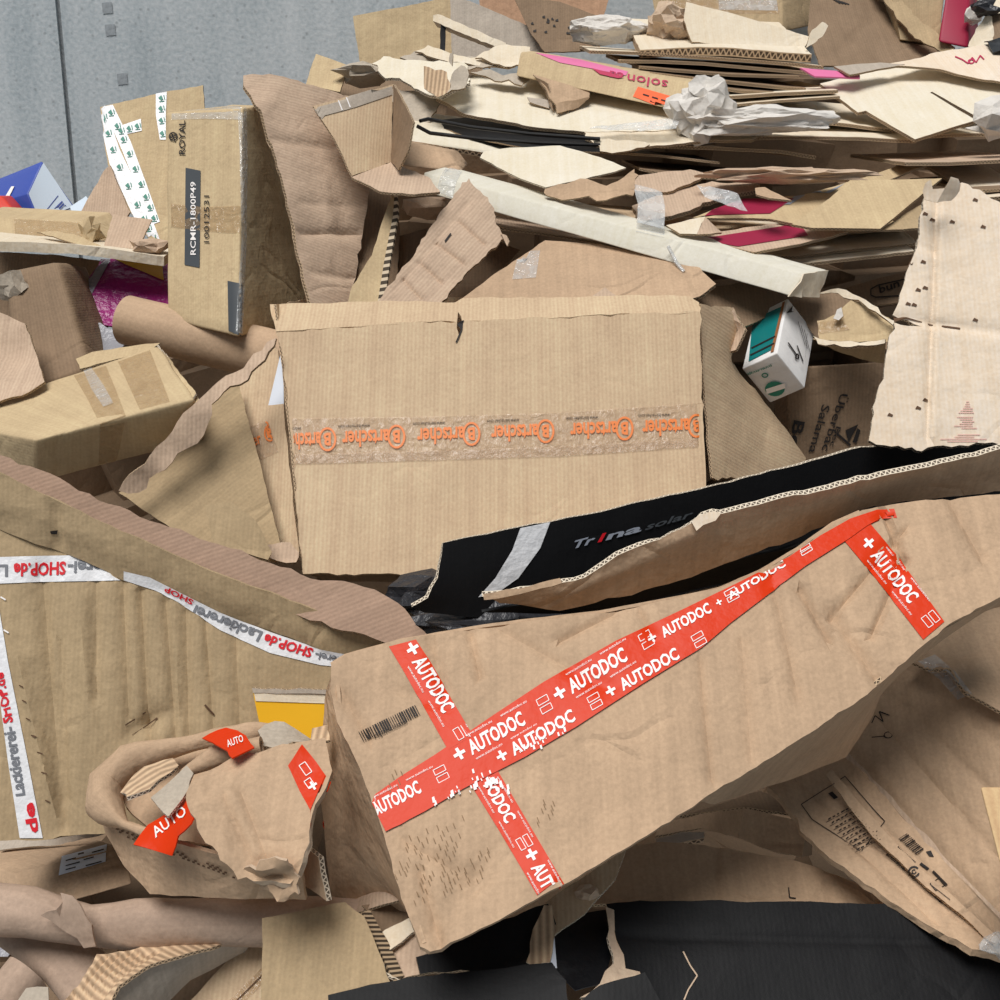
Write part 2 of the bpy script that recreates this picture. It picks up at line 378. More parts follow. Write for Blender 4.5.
def corner_box(name, D, A, Cc, E, d, **kw):
    """box from its nearest corner D and the pixel ends of its three edges: depths solved so that the edges meet at right angles"""
    p0 = P(D[0], D[1], d); ds = np.array([d + .1, d + .1, d + .1]); px = [A, Cc, E]
    def res(x):
        e = [P(px[i][0], px[i][1], x[i]) - p0 for i in range(3)]; return np.array([e[0].dot(e[1]), e[1].dot(e[2]), e[0].dot(e[2])])
    for _ in range(60):
        r0 = res(ds); J = np.zeros((3, 3))
        for i in range(3):
            q = ds.copy(); q[i] += 1e-5; J[:, i] = (res(q) - r0) / 1e-5
        stp = np.linalg.lstsq(J, -r0, rcond=None)[0]; ds = ds + np.clip(stp, -.05, .05)
    a, c_, e = [P(px[i][0], px[i][1], ds[i]) - p0 for i in range(3)]
    print('corner_box', name, 'd', d, ds, 'size', a.length, c_.length, e.length)
    return carton(name, [p0, p0 + a, p0 + a + c_, p0 + c_], bq=[p0 + e, p0 + a + e, p0 + a + c_ + e, p0 + c_ + e], **kw), (p0, a, c_, e)

def tube(name, path, rad, mat='tube_brown', squash=1.0, wall=.006, wr=.003, seg=28, dents=(), step=.03, **kw):
    pts = [P(*p) for p in path]; Q = []
    for i in range(len(pts) - 1):
        k = max(1, int((pts[i + 1] - pts[i]).length / step))
        for j in range(k): Q.append((pts[i].lerp(pts[i + 1], j / k), i + j / k))
    Q.append((pts[-1], len(pts) - 1)); seed = Vector((random.random() * 50, 3, 9)); V = []; UV = []; F = []; n = len(Q); tl = 0
    rr = rad if isinstance(rad, (list, tuple)) else [rad] * len(path)
    rings = []
    for i, (q, s) in enumerate(Q):
        tg = (Q[min(i + 1, n - 1)][0] - Q[max(i - 1, 0)][0]).normalized(); sd = tg.cross(Vector((0, 0, 1))).normalized(); up = sd.cross(tg)
        k = min(int(s), len(rr) - 2); R = rr[k] * (1 - (s - k)) + rr[k + 1] * (s - k)
        rings.append((q, sd, up, R))
    for inner in (0, 1):
        for (q, sd, up, R) in rings:
            for j in range(seg):
                a = 2 * math.pi * j / seg; dr = sd * math.cos(a) + up * math.sin(a) * squash; w = q + dr * R
                rad_ = R - wall * inner + wr * (noise.noise(w * 7 + seed) * 1.4 + .6 * noise.noise(w * 20 + seed))
                for (dp, dw, dd) in dents: rad_ -= dd * math.exp(-((w - P(*dp)).length / dw) ** 2)
                V.append(q + dr * max(rad_, .004))
    m = n * seg; UV = []
    def uvq(i, j): return (j / seg * .3, i * step)
    for inner in (0, 1):
        for i in range(n - 1):
            for j in range(seg):
                b = inner * m; f = (b + i * seg + j, b + i * seg + (j + 1) % seg, b + (i + 1) * seg + (j + 1) % seg, b + (i + 1) * seg + j)
                u3 = [uvq(i, j), uvq(i, j + 1), uvq(i + 1, j + 1), uvq(i + 1, j)]
                if inner: f = f[::-1]; u3 = u3[::-1]
                F.append(f); UV += u3
    for i in (0, n - 1):
        for j in range(seg):
            f = (i * seg + j, i * seg + (j + 1) % seg, m + i * seg + (j + 1) % seg, m + i * seg + j)
            F.append(f if i else f[::-1]); UV += [(0, 0)] * 4
    return mk(name, V, F, [mat], None, UV, **kw)

def crumple(name, ctr, size, mat='paper', amp=.35, fr=2.2, seed=0, sub=4, **kw):
    """ball of crumpled paper"""
    import bmesh
    bm = bmesh.new(); bmesh.ops.create_icosphere(bm, subdivisions=3 if sub > 4 else 2, radius=1); c = P(*ctr); V = []; s = Vector((seed * 3.7, seed * 1.9, 4))
    rj = random.Random(seed)
    for v in bm.verts:
        d = v.co.normalized(); k = 1 + amp * (1.1 * noise.noise(d * fr * .6 + s) - .9 * abs(noise.noise(d * fr * 1.4 + s)) + .15)
        jt = .16 if sub > 4 else .26
        v.co = d * max(k, .3) + Vector((rj.uniform(-1, 1), rj.uniform(-1, 1), rj.uniform(-1, 1))) * jt * amp * 1.6
    bmesh.ops.subdivide_edges(bm, edges=bm.edges[:], cuts=2, use_grid_fill=True)
    for v in bm.verts:
        q = v.co + v.co.normalized() * .05 * noise.noise(v.co * 7 + s); V.append(c + Vector((q.x * size[0], q.y * size[1], q.z * size[2])))
    bm.verts.index_update()
    F = [tuple(x.index for x in f.verts) for f in bm.faces]; bm.free()
    return mk(name, V, F, [mat], None, [(0, 0)] * sum(len(f) for f in F), sharp=16, **kw)

# ---- things stuck on a surface: tape, print, labels
def bvhs(targets):
    R = []
    for t in (targets if isinstance(targets, (list, tuple)) else [targets]):
        V, F = GEO[t.name]; R.append(BVHTree.FromPolygons([tuple(v) for v in V], F))
    return R
def hit(bs, px, py, off):
    r = ray(px, py).normalized(); best = None
    for b in bs:
        h = b.ray_cast(CAM, r)
        if h[0] is not None and (best is None or h[3] < best[3]): best = h
    if best is None:
        q = None
        for b in bs:
            for d in np.arange(1.2, 4.6, .1):
                h = b.find_nearest(CAM + r * float(d))
                if h[0] is not None and (q is None or h[3] < q[3]): q = h
        best = q
    n = best[1]
    if n.dot(r) > 0: n = -n
    return best[0] + n * off
def strip(name, target, left, right, mat, off=.0016, nu=None, nv=5, parent=None, **kw):
    """tape: two pixel polylines of equal length, laid down on the target surface"""
    bs = bvhs(target); V = []; F = []; UV = []; rows = []
    for i in range(len(left) - 1):
        Ls = math.dist(left[i], left[i + 1]); k = nu or max(1, int(Ls / 7))
        for j in range(k + (i == len(left) - 2)):
            f = j / k; rows.append(tuple((left[i][a] * (1 - f) + left[i + 1][a] * f, right[i][a] * (1 - f) + right[i + 1][a] * f) for a in (0, 1)))
    for (xs, ys) in rows:
        for j in range(nv):
            f = j / (nv - 1); V.append(hit(bs, xs[0] * (1 - f) + xs[1] * f, ys[0] * (1 - f) + ys[1] * f, off))
    for i in range(len(rows) - 1):
        for j in range(nv - 1):
            a = i * nv + j; F.append((a, a + 1, a + nv + 1, a + nv)); UV += [(i, j), (i, j + 1), (i + 1, j + 1), (i + 1, j)]
    fn = (V[F[0][1]] - V[F[0][0]]).cross(V[F[0][2]] - V[F[0][0]])
    if fn.dot(CAM - V[0]) < 0: F = [f[::-1] for f in F]
    return mk(name, V, F, [mat], None, UV, parent=parent, **kw)
TXT = {}
def text2d(s, bold):
    if (s, bold) in TXT: return TXT[(s, bold)]
    cu = bpy.data.curves.new('t', 'FONT'); cu.body = s; cu.size = 1; cu.resolution_u = 2; cu.offset = bold
    ob = bpy.data.objects.new('t', cu); C.objects.link(ob)
    me = bpy.data.meshes.new_from_object(ob); V = [(v.co.x, v.co.y) for v in me.vertices]; F = [tuple(p.vertices) for p in me.polygons]
    bpy.data.objects.remove(ob); bpy.data.meshes.remove(me); bpy.data.curves.remove(cu)
    x0, x1 = min(v[0] for v in V), max(v[0] for v in V); h = .73
    TXT[(s, bold)] = ([((x - x0) / (x1 - x0), y / h) for x, y in V], F); return TXT[(s, bold)]
class Print:
    """flat print gathered into one mesh on a target surface"""
    def __init__(s, target, off=.0030): s.bs = bvhs(target); s.V = []; s.F = []; s.off = off
    def text(s, txt, p0, p1, up, bold=.0):
        V, F = text2d(txt, bold); b = len(s.V)
        for x, y in V: s.V.append(hit(s.bs, p0[0] + (p1[0] - p0[0]) * x + up[0] * y, p0[1] + (p1[1] - p0[1]) * x + up[1] * y, s.off))
        s.F += [tuple(i + b for i in f) for f in F]; return s
    def poly(s, pts):
        b = len(s.V); s.V += [hit(s.bs, x, y, s.off) for x, y in pts]; s.F.append(tuple(range(b, b + len(pts)))); return s
    def line(s, a, b, w=1.0):
        L = math.dist(a, b); nx, ny = -(b[1] - a[1]) / L * w / 2, (b[0] - a[0]) / L * w / 2; k = max(1, int(L / 12))
        for i in range(k):
            q = [(a[0] + (b[0] - a[0]) * f, a[1] + (b[1] - a[1]) * f) for f in (i / k, (i + 1) / k)]
            s.poly([(q[0][0] + nx, q[0][1] + ny), (q[1][0] + nx, q[1][1] + ny), (q[1][0] - nx, q[1][1] - ny), (q[0][0] - nx, q[0][1] - ny)])
        return s
    def path(s, pts, w=1.0, close=False):
        pts = list(pts) + ([pts[0]] if close else [])
        for a, b in zip(pts, pts[1:]): s.line(a, b, w)
        return s
    def ring(s, c, rx, ry, w=1.0, a0=0, a1=2 * math.pi, n=18):
        return s.path([(c[0] + rx * math.cos(a0 + (a1 - a0) * i / n), c[1] + ry * math.sin(a0 + (a1 - a0) * i / n)) for i in range(n + 1)], w)
    def plus(s, c, d, r=5, w=2.6):
        L = math.hypot(*d); ux, uy = d[0] / L * r, d[1] / L * r
        s.line((c[0] - ux, c[1] - uy), (c[0] + ux, c[1] + uy), w); s.line((c[0] + uy, c[1] - ux), (c[0] - uy, c[1] + ux), w); return s
    def done(s, name, mat, parent, **kw):
        F = []
        for f in s.F:
            a, b, c = s.V[f[0]], s.V[f[1]], s.V[f[2]]
            F.append(f[::-1] if (b - a).cross(c - a).dot(CAM - a) < 0 else f)
        return mk(name, s.V, F, [mat], None, [(0, 0)] * sum(len(f) for f in F), parent=parent, smooth=False, kind='stuff', **kw)
def bars(pr, a, b, up, n, rng):
    for i in range(n):
        f = i / n; w = rng.choice((.3, .45, .75)) * math.dist(a, b) / n; x, y = a[0] + (b[0] - a[0]) * f, a[1] + (b[1] - a[1]) * f
        pr.line((x, y), (x + up[0], y + up[1]), w)
# ================================================================ the setting
WALL_Y = 4.35
def wbox(name, x0, x1, y0, y1, z0, z1, mat, **kw):
    V = [(x, y, z) for z in (z0, z1) for y in (y0, y1) for x in (x0, x1)]
    F = [(0, 2, 3, 1), (4, 5, 7, 6), (0, 1, 5, 4), (2, 6, 7, 3), (0, 4, 6, 2), (1, 3, 7, 5)]
    return mk(name, V, F, [mat], None, [(0, 0)] * 24, smooth=False, **kw)
sx = ray(66, 95).x * WALL_Y / ray(66, 95).y
wall = thing('wall_back', 'light grey concrete wall behind the cardboard pile', 'wall', (0, WALL_Y, 0)); wall['kind'] = 'structure'; del wall['category']
for (a, b) in ((-4.0, sx - .008), (sx + .008, 4.5)):
    wp = wbox('concrete_panel', a, b, WALL_Y, WALL_Y + .2, 0, 4.2, 'concrete', parent=wall)
wbox('joint_filler', sx - .008, sx + .008, WALL_Y + .012, WALL_Y + .19, 0, 4.2, 'concrete_floor', parent=wall)
for (px, py) in ((107, 8), (110, 30), (122, 79)):
    pr = Print(wp, .002); pr.poly([(px - 5, py - 5), (px + 5, py - 6), (px + 6, py + 5), (px - 4, py + 6)]); pr.done('formwork_mark', 'concrete_mark', wall)
fl = wbox('floor', -4, 4.5, -1.5, WALL_Y, -.1, 0, 'concrete_floor', kind='structure', label='grey concrete yard floor under the pile')

# ================================================================ deep jumble inside the pile
rng = random.Random(3); V, F = [], []
def addbox(c, s, rot):
    from mathutils import Euler
    M = Euler(rot).to_matrix(); b = len(V)
    for z in (-1, 1):
        for y in (-1, 1):
            for x in (-1, 1): V.append(c + M @ Vector((x * s[0], y * s[1], z * s[2])))
    for f in ((0, 2, 3, 1), (4, 5, 7, 6), (0, 1, 5, 4), (2, 6, 7, 3), (0, 4, 6, 2), (1, 3, 7, 5)): F.append(tuple(i + b for i in f))
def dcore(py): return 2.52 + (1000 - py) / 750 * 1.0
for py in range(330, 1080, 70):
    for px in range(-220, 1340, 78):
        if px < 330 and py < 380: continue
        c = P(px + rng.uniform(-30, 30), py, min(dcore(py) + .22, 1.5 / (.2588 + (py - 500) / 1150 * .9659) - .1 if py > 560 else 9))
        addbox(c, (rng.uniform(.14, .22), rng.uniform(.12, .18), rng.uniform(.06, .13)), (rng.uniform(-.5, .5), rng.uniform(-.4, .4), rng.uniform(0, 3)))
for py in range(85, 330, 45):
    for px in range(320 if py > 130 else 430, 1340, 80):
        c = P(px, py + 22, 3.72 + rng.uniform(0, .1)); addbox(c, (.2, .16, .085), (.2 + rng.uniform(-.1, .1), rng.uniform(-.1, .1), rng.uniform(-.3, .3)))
mk('cardboard_jumble', V, F, ['kraft_dark'], None, [(0, 0)] * (4 * len(F)), smooth=False, label='dim jumble of waste cardboard deep inside the pile, seen through the gaps', cat='cardboard', kind='stuff')  # darker kraft puts the shade of the gaps into the colour

# ================================================================ carton with red tape across the front
R1 = random.Random(5)
AP = (650, 720, 1.60, -.06, -.66, .75)
ad = thing('taped_carton', 'large battered brown carton wrapped in crossing red printed tapes', 'carton', P(650, 900, 1.75))
top_e = [(331, 664), (345, 655), (400, 639), (460, 630), (520, 622), (600, 613), (660, 601), (720, 588), (762, 571), (800, 549), (835, 523), (862, 511), (900, 504), (960, 498), (1030, 490)]
bot_e = [(1030, 578), (990, 603), (943, 629), (905, 662), (860, 699), (780, 752), (700, 801), (630, 846), (560, 886), (490, 924), (430, 951)]
lef_e = [(420, 946), (408, 915), (396, 880), (384, 835), (370, 795), (352, 752), (337, 722), (330, 690)]
af = sheet('front_panel', top_e + bot_e + lef_e, AP, mat='kraft_warm', edge='kraft_warm', t=.008, cell=.014, wr=.0035, wf=5, parent=ad,
    creases=[((430, 640), (445, 690), 0.0084, 0.0090), ((470, 632), (480, 680), 0.0084, 0.0075), ((500, 628), (610, 690), 0.0063, 0.0090), ((560, 640), (640, 600), 0.0084, 0.0075), ((700, 660), (712, 780), 0.0063, 0.0060), ((742, 640), (752, 760), 0.0063, 0.0090),
             ((800, 590), (830, 640), 0.0105, 0.0075), ((830, 610), (880, 680), 0.0105, 0.0105), ((885, 515), (905, 560), 0.0105, 0.0060), ((905, 530), (830, 620), 0.0084, 0.0060), ((905, 560), (870, 640), 0.0084, 0.0060), ((950, 500), (985, 560), 0.0084, 0.0090),
             ((400, 690), (445, 705), 0.0042, 0.0075), ((405, 840), (470, 880), 0.0084, 0.0105), ((420, 870), (440, 945), 0.0084, 0.0075), ((430, 930), (500, 850), 0.0063, 0.0150), ((340, 690), (370, 740), 0.0084, 0.0090), ((640, 610), (655, 640), 0.0063, 0.0060), ((770, 570), (800, 700), 0.0063, 0.0075)])
# underside and rear panels give the box its depth
def depth_of(px, py): return (onplane(px, py, AP) - CAM).dot(FWD)
be3 = [onplane(x, y, AP) for x, y in bot_e[:-3]]
und = Vector((.04, .62, -.20)).normalized()
low = [(1030, 600, .10), (985, 612, .10), (940, 640, .12), (912, 655, .15), (887, 680, .20), (872, 715, .25), (858, 738, .28), (845, 756, .26), (790, 780, .20), (715, 805, .08)]
sheet('underside_panel', [(x, y, depth_of(x, y) + .008) for x, y in bot_e[:7]] + [(x, y, depth_of(x, y) + dd) for x, y, dd in reversed(low)], mat='kraft_warm', t=.006, wr=.003, parent=ad, uvang=.5)
te3 = [onplane(x, y, AP) for x, y in top_e]; inw = Vector((.06, .66, -.75)) * .2
build_sheet('rear_panel', [q + inw for q in (te3[4], te3[6], te3[11], onplane(840, 620, AP), onplane(700, 700, AP), onplane(470, 830, AP))], mat='kraft_warm', parent=ad)
build_sheet('top_panel', [q + Vector((0, .006, -.004)) for q in te3[:12]] + [te3[11] + inw, te3[4] + inw, te3[1] + inw * .25], mat='kraft_warm', edge='kraft_warm', parent=ad, wr=.002)
build_sheet('end_panel', [onplane(x, y, AP) + Vector((.004, .006, 0)) for x, y in ((331, 664), (337, 722), (370, 795), (396, 880), (420, 946))] + [P(408, 912, 1.72), P(330, 896, 1.80), P(318, 780, 1.80), P(324, 700, 1.79)], mat='kraft_warm', edge='kraft_warm', parent=ad, wr=.004)
sheet('end_flap', [(324, 893, 1.9), (394, 876, 1.72), (400, 899, 1.68), (352, 914, 1.74)], mat='kraft_pink', parent=ad, wr=.003)
sheet('end_flap', [(291, 836, 1.64), (318, 858, 1.60), (327, 901, 1.585), (303, 885, 1.62)], mat='kraft_warm', edge='edge_pale', t=.009, parent=ad)
# tapes
def red_tape(l, r, words, parent=ad, target=None, urls=True, **kw):
    tp = strip('red_tape', target or af, l, r, 'red_tape', nv=6, parent=parent, **kw)
    for w in words:
        pr = Print(tp, .0012); p0, p1, up = w[:3]; up = (up[0] * 1.22, up[1] * 1.22); pr.text('AUTODOC'[:w[3]] if len(w) > 3 and w[3] > 0 else 'AUTODOC' if len(w) <= 3 else 'AUTODOC'[w[3]:], p0, p1, up, .03)
        dx, dy = p1[0] - p0[0], p1[1] - p0[1]; L = math.hypot(dx, dy); ux, uy = dx / L, dy / L; ul = math.hypot(*up); vx, vy = up[0] / ul, up[1] / ul
        if len(w) <= 3 or w[3] > 0: pr.plus((p0[0] - ux * 11 + up[0] * .5, p0[1] - uy * 11 + up[1] * .5), (dx, dy), r=ul * .42, w=ul * .22)
        if len(w) <= 3 or w[3] < 0:
            for q in (0, 1):   # the two small outlined badges after each word
                bx, by = p1[0] + ux * 19 + vx * (q * ul * .62), p1[1] + uy * 19 + vy * (q * ul * .62); hx, hy = ux * 12, uy * 12; kx, ky = vx * ul * .42, vy * ul * .42
                pr.path([(bx, by), (bx + hx, by + hy), (bx + hx + kx, by + hy + ky), (bx + kx, by + ky)], .7, True)
        for sgn in (-.45, 1.25) if urls and math.hypot(*up) > 11.5 else ():   # fine web address lines along both margins
            for s0 in (2, 42):
                a = (p0[0] + ux * s0 + up[0] * sgn, p0[1] + uy * s0 + up[1] * sgn); b = (a[0] + ux * 30, a[1] + uy * 30)
                pr.text('www.autodoc.eu', a, b, (up[0] * .2, up[1] * .2))
        pr.done('lettering', 'white_ink', tp)
    return tp
LT = [(369, 799), (400, 777), (435, 755), (494, 715), (544, 682), (616, 641), (680, 611), (738, 583), (789, 557), (820, 536), (850, 519), (877, 510), (894, 509)]
LM = [(378, 816), (415, 797), (450, 778), (508, 742), (560, 712), (630, 668), (692, 634), (728, 609), (797, 561), (833, 538), (858, 523), (880, 513), (894, 512)]
LB = [(386, 832), (425, 812), (464, 789), (526, 757), (577, 727), (645, 683), (702, 648), (730, 624), (805, 567), (848, 540), (866, 527), (884, 517), (894, 516)]
red_tape(LM, LB, [((514, 756), (576, 720), (-4.4, -9.5)), ((623, 691), (680, 658), (-4.4, -9))], off=.0030, urls=False)
red_tape(LT, [(x + 3, y + 6) for x, y in LM], [((376, 816), (422, 792), (-4.5, -10)), ((472, 755), (526, 724), (-5, -11)), ((572, 694), (628, 660), (-5, -11)), ((664, 638), (712, 612), (-3.8, -8)), ((730, 600), (786, 566), (-2.8, -5.2))], off=.0014)
red_tape([(416, 640), (431, 664), (473, 736)], [(389, 647), (404, 672), (448, 750)], [((412, 662), (443, 714), (10.5, -6))])
red_tape([(496, 768), (530, 826), (564, 884)], [(469, 782), (506, 842), (541, 902)], [((482, 783), (506, 824), (9, -5), -5), ((531, 868), (548, 899), (10, -6), 4)])
red_tape([(870, 524), (900, 560), (944, 622)], [(844, 541), (874, 577), (923, 640)], [((870, 556), (909, 604), (9, -6.6))])
# scuffed bare patches, barcode and faint handling print
pr = Print(af, .0042)
for i in range(60):
    a = R1.uniform(0, 1); base = R1.choice(((430, 803, 50, -24), (520, 752, 50, -25), (478, 772, 22, 18)))
    x, y = base[0] + base[2] * a + R1.uniform(-8, 8), base[1] + base[3] * a + R1.uniform(-4, 4); l = R1.uniform(1, 5)
    pr.poly([(x, y), (x + l * .5, y - l * .3), (x + l * .6 + 1, y + l), (x + 1, y + l * 1.2)])
pr.done('tape_scuff', 'white_ink', ad)
pr = Print(af); bars(pr, (358, 733), (417, 705), (5, 9.5), 27, R1); pr.text('K20300R000000', (376, 739), (408, 724), (-1.5, -4)); pr.done('barcode', 'black_ink', ad)
pr = Print(af, .002)
for (x0, y0, n, w) in ((410, 835, 10, 70), (425, 870, 8, 80), (545, 800, 7, 20), (395, 770, 5, 26)):
    for i in range(n):
        for j in range(int(w / 9)):
            if R1.random() < .6:
                x = x0 + j * 9 - i * 1.5 + R1.uniform(-2, 2); y = y0 + i * 4.4 - j * 3.2; pr.line((x, y), (x + 2.0, y + 5), .8)
pr.done('faded_print', 'faded_ink', ad)

# ================================================================ carton with orange printed tape (centre)
bc = thing('printed_tape_carton', 'large kraft carton lying face on with orange lettered clear tape', 'carton', P(500, 580, 2.3))
bf = sheet('front_panel', [(276, 332, 2.195), (320, 329, 2.195), (380, 324, 2.2), (440, 321, 2.2), (457, 322, 2.2), (459, 340, 2.19), (462, 321, 2.2), (560, 317, 2.2), (640, 313, 2.2), (700, 312, 2.2), (702, 390, 2.16), (706, 480, 2.1), (711, 576, 2.04), (580, 576, 2.04), (440, 575, 2.04), (303, 574, 2.04), (296, 480, 2.1), (283, 360, 2.18)],
    mat='kraft', edge='kraft', t=.007, cell=.016, wr=.002, wf=4, parent=bc, torn=.002, creases=[((292, 470), (303, 570), -.003, .006), ((460, 345), (462, 560), .0015, .008)])
sheet('top_fold', [(270, 305, 2.26), (300, 303, 2.26), (380, 300, 2.26), (455, 303, 2.255), (462, 299, 2.255), (560, 297, 2.26), (640, 294, 2.26), (690, 296, 2.26), (699, 302, 2.25), (700, 312, 2.199), (640, 313, 2.199), (560, 317, 2.199), (462, 321, 2.199), (458, 312, 2.22), (457, 322, 2.199), (440, 321, 2.199), (380, 324, 2.199), (320, 329, 2.194), (276, 332, 2.194)], mat='kraft', edge='kraft', t=.006, wr=.003, torn=.002, parent=bc)
c3 = [P(272, 305, 2.22), P(699, 300, 2.22), P(711, 576, 2.04), P(303, 574, 2.04)]
bdown = Vector((.01, .34, -.06))
build_sheet('bottom_panel', [c3[3] + Vector((.003, .009, .002)), c3[2] + Vector((-.003, .009, .002)), c3[2] + bdown, c3[3] + bdown], mat='kraft', parent=bc, t=.005)
build_sheet('bottom_flap', [P(302, 573, 2.06), P(440, 574, 2.06), P(438, 582, 2.10), P(325, 582, 2.10)], mat='kraft_dark', parent=bc, t=.004)
build_sheet('rear_panel', [c3[0] + Vector((.01, .36, -.02)), c3[1] + Vector((-.01, .36, -.02)), c3[2] + bdown, c3[3] + bdown], mat='kraft', parent=bc)
build_sheet('left_panel', [c3[0] + Vector((.006, .01, 0)), c3[3] + Vector((.006, .01, 0)), c3[3] + bdown, c3[0] + Vector((.01, .36, -.02))], mat='kraft', parent=bc)
sheet('side_flap', [(700, 304, 2.23), (734, 309, 2.32), (740, 318, 2.33), (744, 330, 2.34), (741, 345, 2.34), (733, 352, 2.33), (731, 360, 2.34), (760, 395, 2.4), (806, 458, 2.46), (800, 480, 2.44), (712, 478, 2.13), (706, 400, 2.18)], mat='kraft', parent=bc, torn=.003, wr=.004, uvang=1.57)
sheet('torn_rim', [(734, 308, 2.32), (745, 330, 2.3), (736, 350, 2.3), (729, 352, 2.31), (738, 330, 2.32), (728, 308, 2.31)], mat='kraft_pink', parent=bc, torn=.003, wr=.004, t=.006)
tp = strip('lettered_tape', bf, [(285, 419), (420, 417), (560, 413), (703, 403)], [(289, 464), (430, 460), (560, 456), (705, 446)], 'logo_tape', nv=8, parent=bc)
strip('brown_tape', bf, [(288, 455), (430, 451), (560, 447), (704, 438)], [(289, 465), (430, 461), (560, 457), (705, 447)], 'logo_tape', nv=3, parent=bc, off=.0024)
po, pk = Print(tp, .0012), Print(tp, .0012)
for k in range(6):
    x1 = (335, 404, 479, 553, 632, 704)[k]; yb = 433 - k * 2.7      # each logo is upside down: reads from right to left
    po.text('artscher', (x1 - 15, yb - .5), (max(x1 - 62, 286), yb + 1.6), (.2, 16.5), .028)
    po.ring((x1 - 7.5, yb + 6.5), 8, 11, 2.2, n=20); po.text('B', (x1 - 4, yb + .5), (x1 - 11.5, yb + .5), (0, 12.5), .04)
    pk.text('www.bartscher.com', (x1 - 34, yb - 6), (max(x1 - 66, 286), yb - 5), (0, 3.6))
po.done('lettering', 'orange_ink', tp); pk.done('fine_lettering', 'black_ink', tp)
pr = Print(bf, .002); pr.path([(462, 305), (458, 318), (460, 325), (456, 343)], 1.6); pr.done('tear', 'black_ink', bc)
# side flaps of the same carton, left: inside panels with a matching tape stub
il = thing('open_flap_carton', 'sagging open carton with orange tape stub between small box and printed-tape carton', 'carton', P(220, 560, 2.4))
sheet('inner_panel', [(118, 492, 2.130), (140, 478, 2.150), (215, 398, 2.230), (238, 380, 2.250), (262, 470, 2.170), (284, 562, 2.090), (215, 560, 2.090)], mat='kraft_olive', parent=il, wr=.005, uvang=.8, creases=[((215, 430), (240, 500), -.006, .02)])
fp = sheet('outer_flap', [(226, 388, 2.300), (250, 362, 2.300), (272, 343, 2.300), (278, 350, 2.290), (284, 420, 2.220), (299, 556, 2.120), (272, 556, 2.150), (250, 470, 2.220)], mat='kraft', parent=il, wr=.003)
sheet('torn_rim', [(118, 490, 2.060), (150, 455, 2.080), (200, 400, 2.110), (235, 372, 2.140), (262, 350, 2.150), (276, 338, 2.150), (268, 352, 2.140), (240, 385, 2.130), (212, 405, 2.110), (208, 425, 2.110), (165, 470, 2.090), (138, 492, 2.070)], mat='kraft_pink', parent=il, torn=.007, crump=.018, cf=14, wr=.008, wf=14)
sheet('bottom_flap', [(205, 505, 2.050), (232, 502, 2.050), (255, 520, 2.040), (272, 552, 2.030), (268, 560, 2.020), (215, 545, 2.020)], mat='kraft_olive', parent=il, wr=.004)
sheet('torn_scrap', [(264, 545, 2.080), (290, 542, 2.080), (299, 552, 2.070), (296, 562, 2.060), (268, 557, 2.070)], mat='kraft_pink', parent=il, torn=.004, wr=.006)
tp = strip('lettered_tape', fp, [(237, 432), (268, 420)], [(248, 466), (279, 452)], 'logo_tape', parent=il, nu=5)
pr = Print(tp, .001); pr.text('tscher', (239, 452), (262, 443), (-3, -12), .012); pr.ring((270, 433), 5, 8, 1.6); pr.text('B', (268, 438), (273, 436), (-2, -9), .03); pr.done('lettering', 'orange_ink', tp)
sheet('white_paper', [(281, 352, 2.26), (283, 352, 2.26), (284, 421, 2.23), (266, 415, 2.25)], mat='white_paper', edge=None, t=.001, wr=0, torn=0, label='white paper corner poking out beside the centre carton', cat='paper')

# ================================================================ big carton with white printed tape (left)
lk = thing('white_tape_carton', 'big creased olive brown carton with white shop tape', 'carton', P(150, 850, 2.0))
LP = (150, 680, 1.86, .10, -.86, .42)
lf = sheet('front_panel', [(-40, 512), (0, 528), (55, 548), (85, 560), (130, 583), (220, 612), (300, 640), (350, 662), (345, 740), (320, 800), (200, 828), (60, 836), (45, 840), (-40, 842)], LP, mat='kraft_olive', edge='kraft_olive', cell=.015, wr=.004, wf=4, parent=lk,
    creases=[((122, 580), (128, 720), 0.0076, .008), ((140, 590), (150, 760), 0.0095, .008), ((165, 600), (175, 740), 0.0076, .007), ((185, 610), (188, 745), 0.0095, .01), ((205, 620), (215, 760), 0.0057, .006), ((40, 570), (62, 830), 0.0114, .012), ((95, 560), (96, 700), 0.0057, .008),
             ((80, 600), (90, 720), -0.0057, .01), ((235, 630), (240, 740), 0.0057, .008), ((60, 640), (66, 800), 0.0057, .006), ((130, 735), (160, 715), 0.0114, .014), ((20, 660), (60, 835), -0.0076, .008)])
lb = sheet('folded_top_band', [(-40, 462, -.03), (0, 472, -.03), (60, 502, -.03), (130, 535, -.03), (200, 566, -.03), (300, 604, -.03), (396, 636, -.03), (400, 643, -.02), (352, 664, 0), (300, 641, 0), (220, 613, 0), (130, 584, 0), (85, 561, 0), (55, 549, 0), (0, 529, 0), (-40, 513, 0)], LP, mat='kraft_olive', edge='kraft_olive', cell=.018, wr=.006, wf=6, parent=lk, creases=[((55, 510), (62, 550), .008, .012), ((0, 500), (330, 640), -.004, .02)])
lin_ = sheet('inner_flap', [(-40, 446, 1.965), (0, 455, 1.965), (40, 470, 1.955), (90, 494, 1.945), (150, 521, 1.935), (230, 548, 1.920), (300, 574, 1.905), (375, 590, 1.890), (405, 609, 1.870), (430, 640, 1.835), (415, 652, 1.835), (396, 646, 1.845), (300, 616, 1.880), (200, 578, 1.900), (130, 547, 1.915), (60, 514, 1.930), (0, 484, 1.945), (-40, 474, 1.950)], mat='inner_brown_shade', edge='edge', t=.009, parent=lk, torn=.003, wr=.003, uvang=1.2)
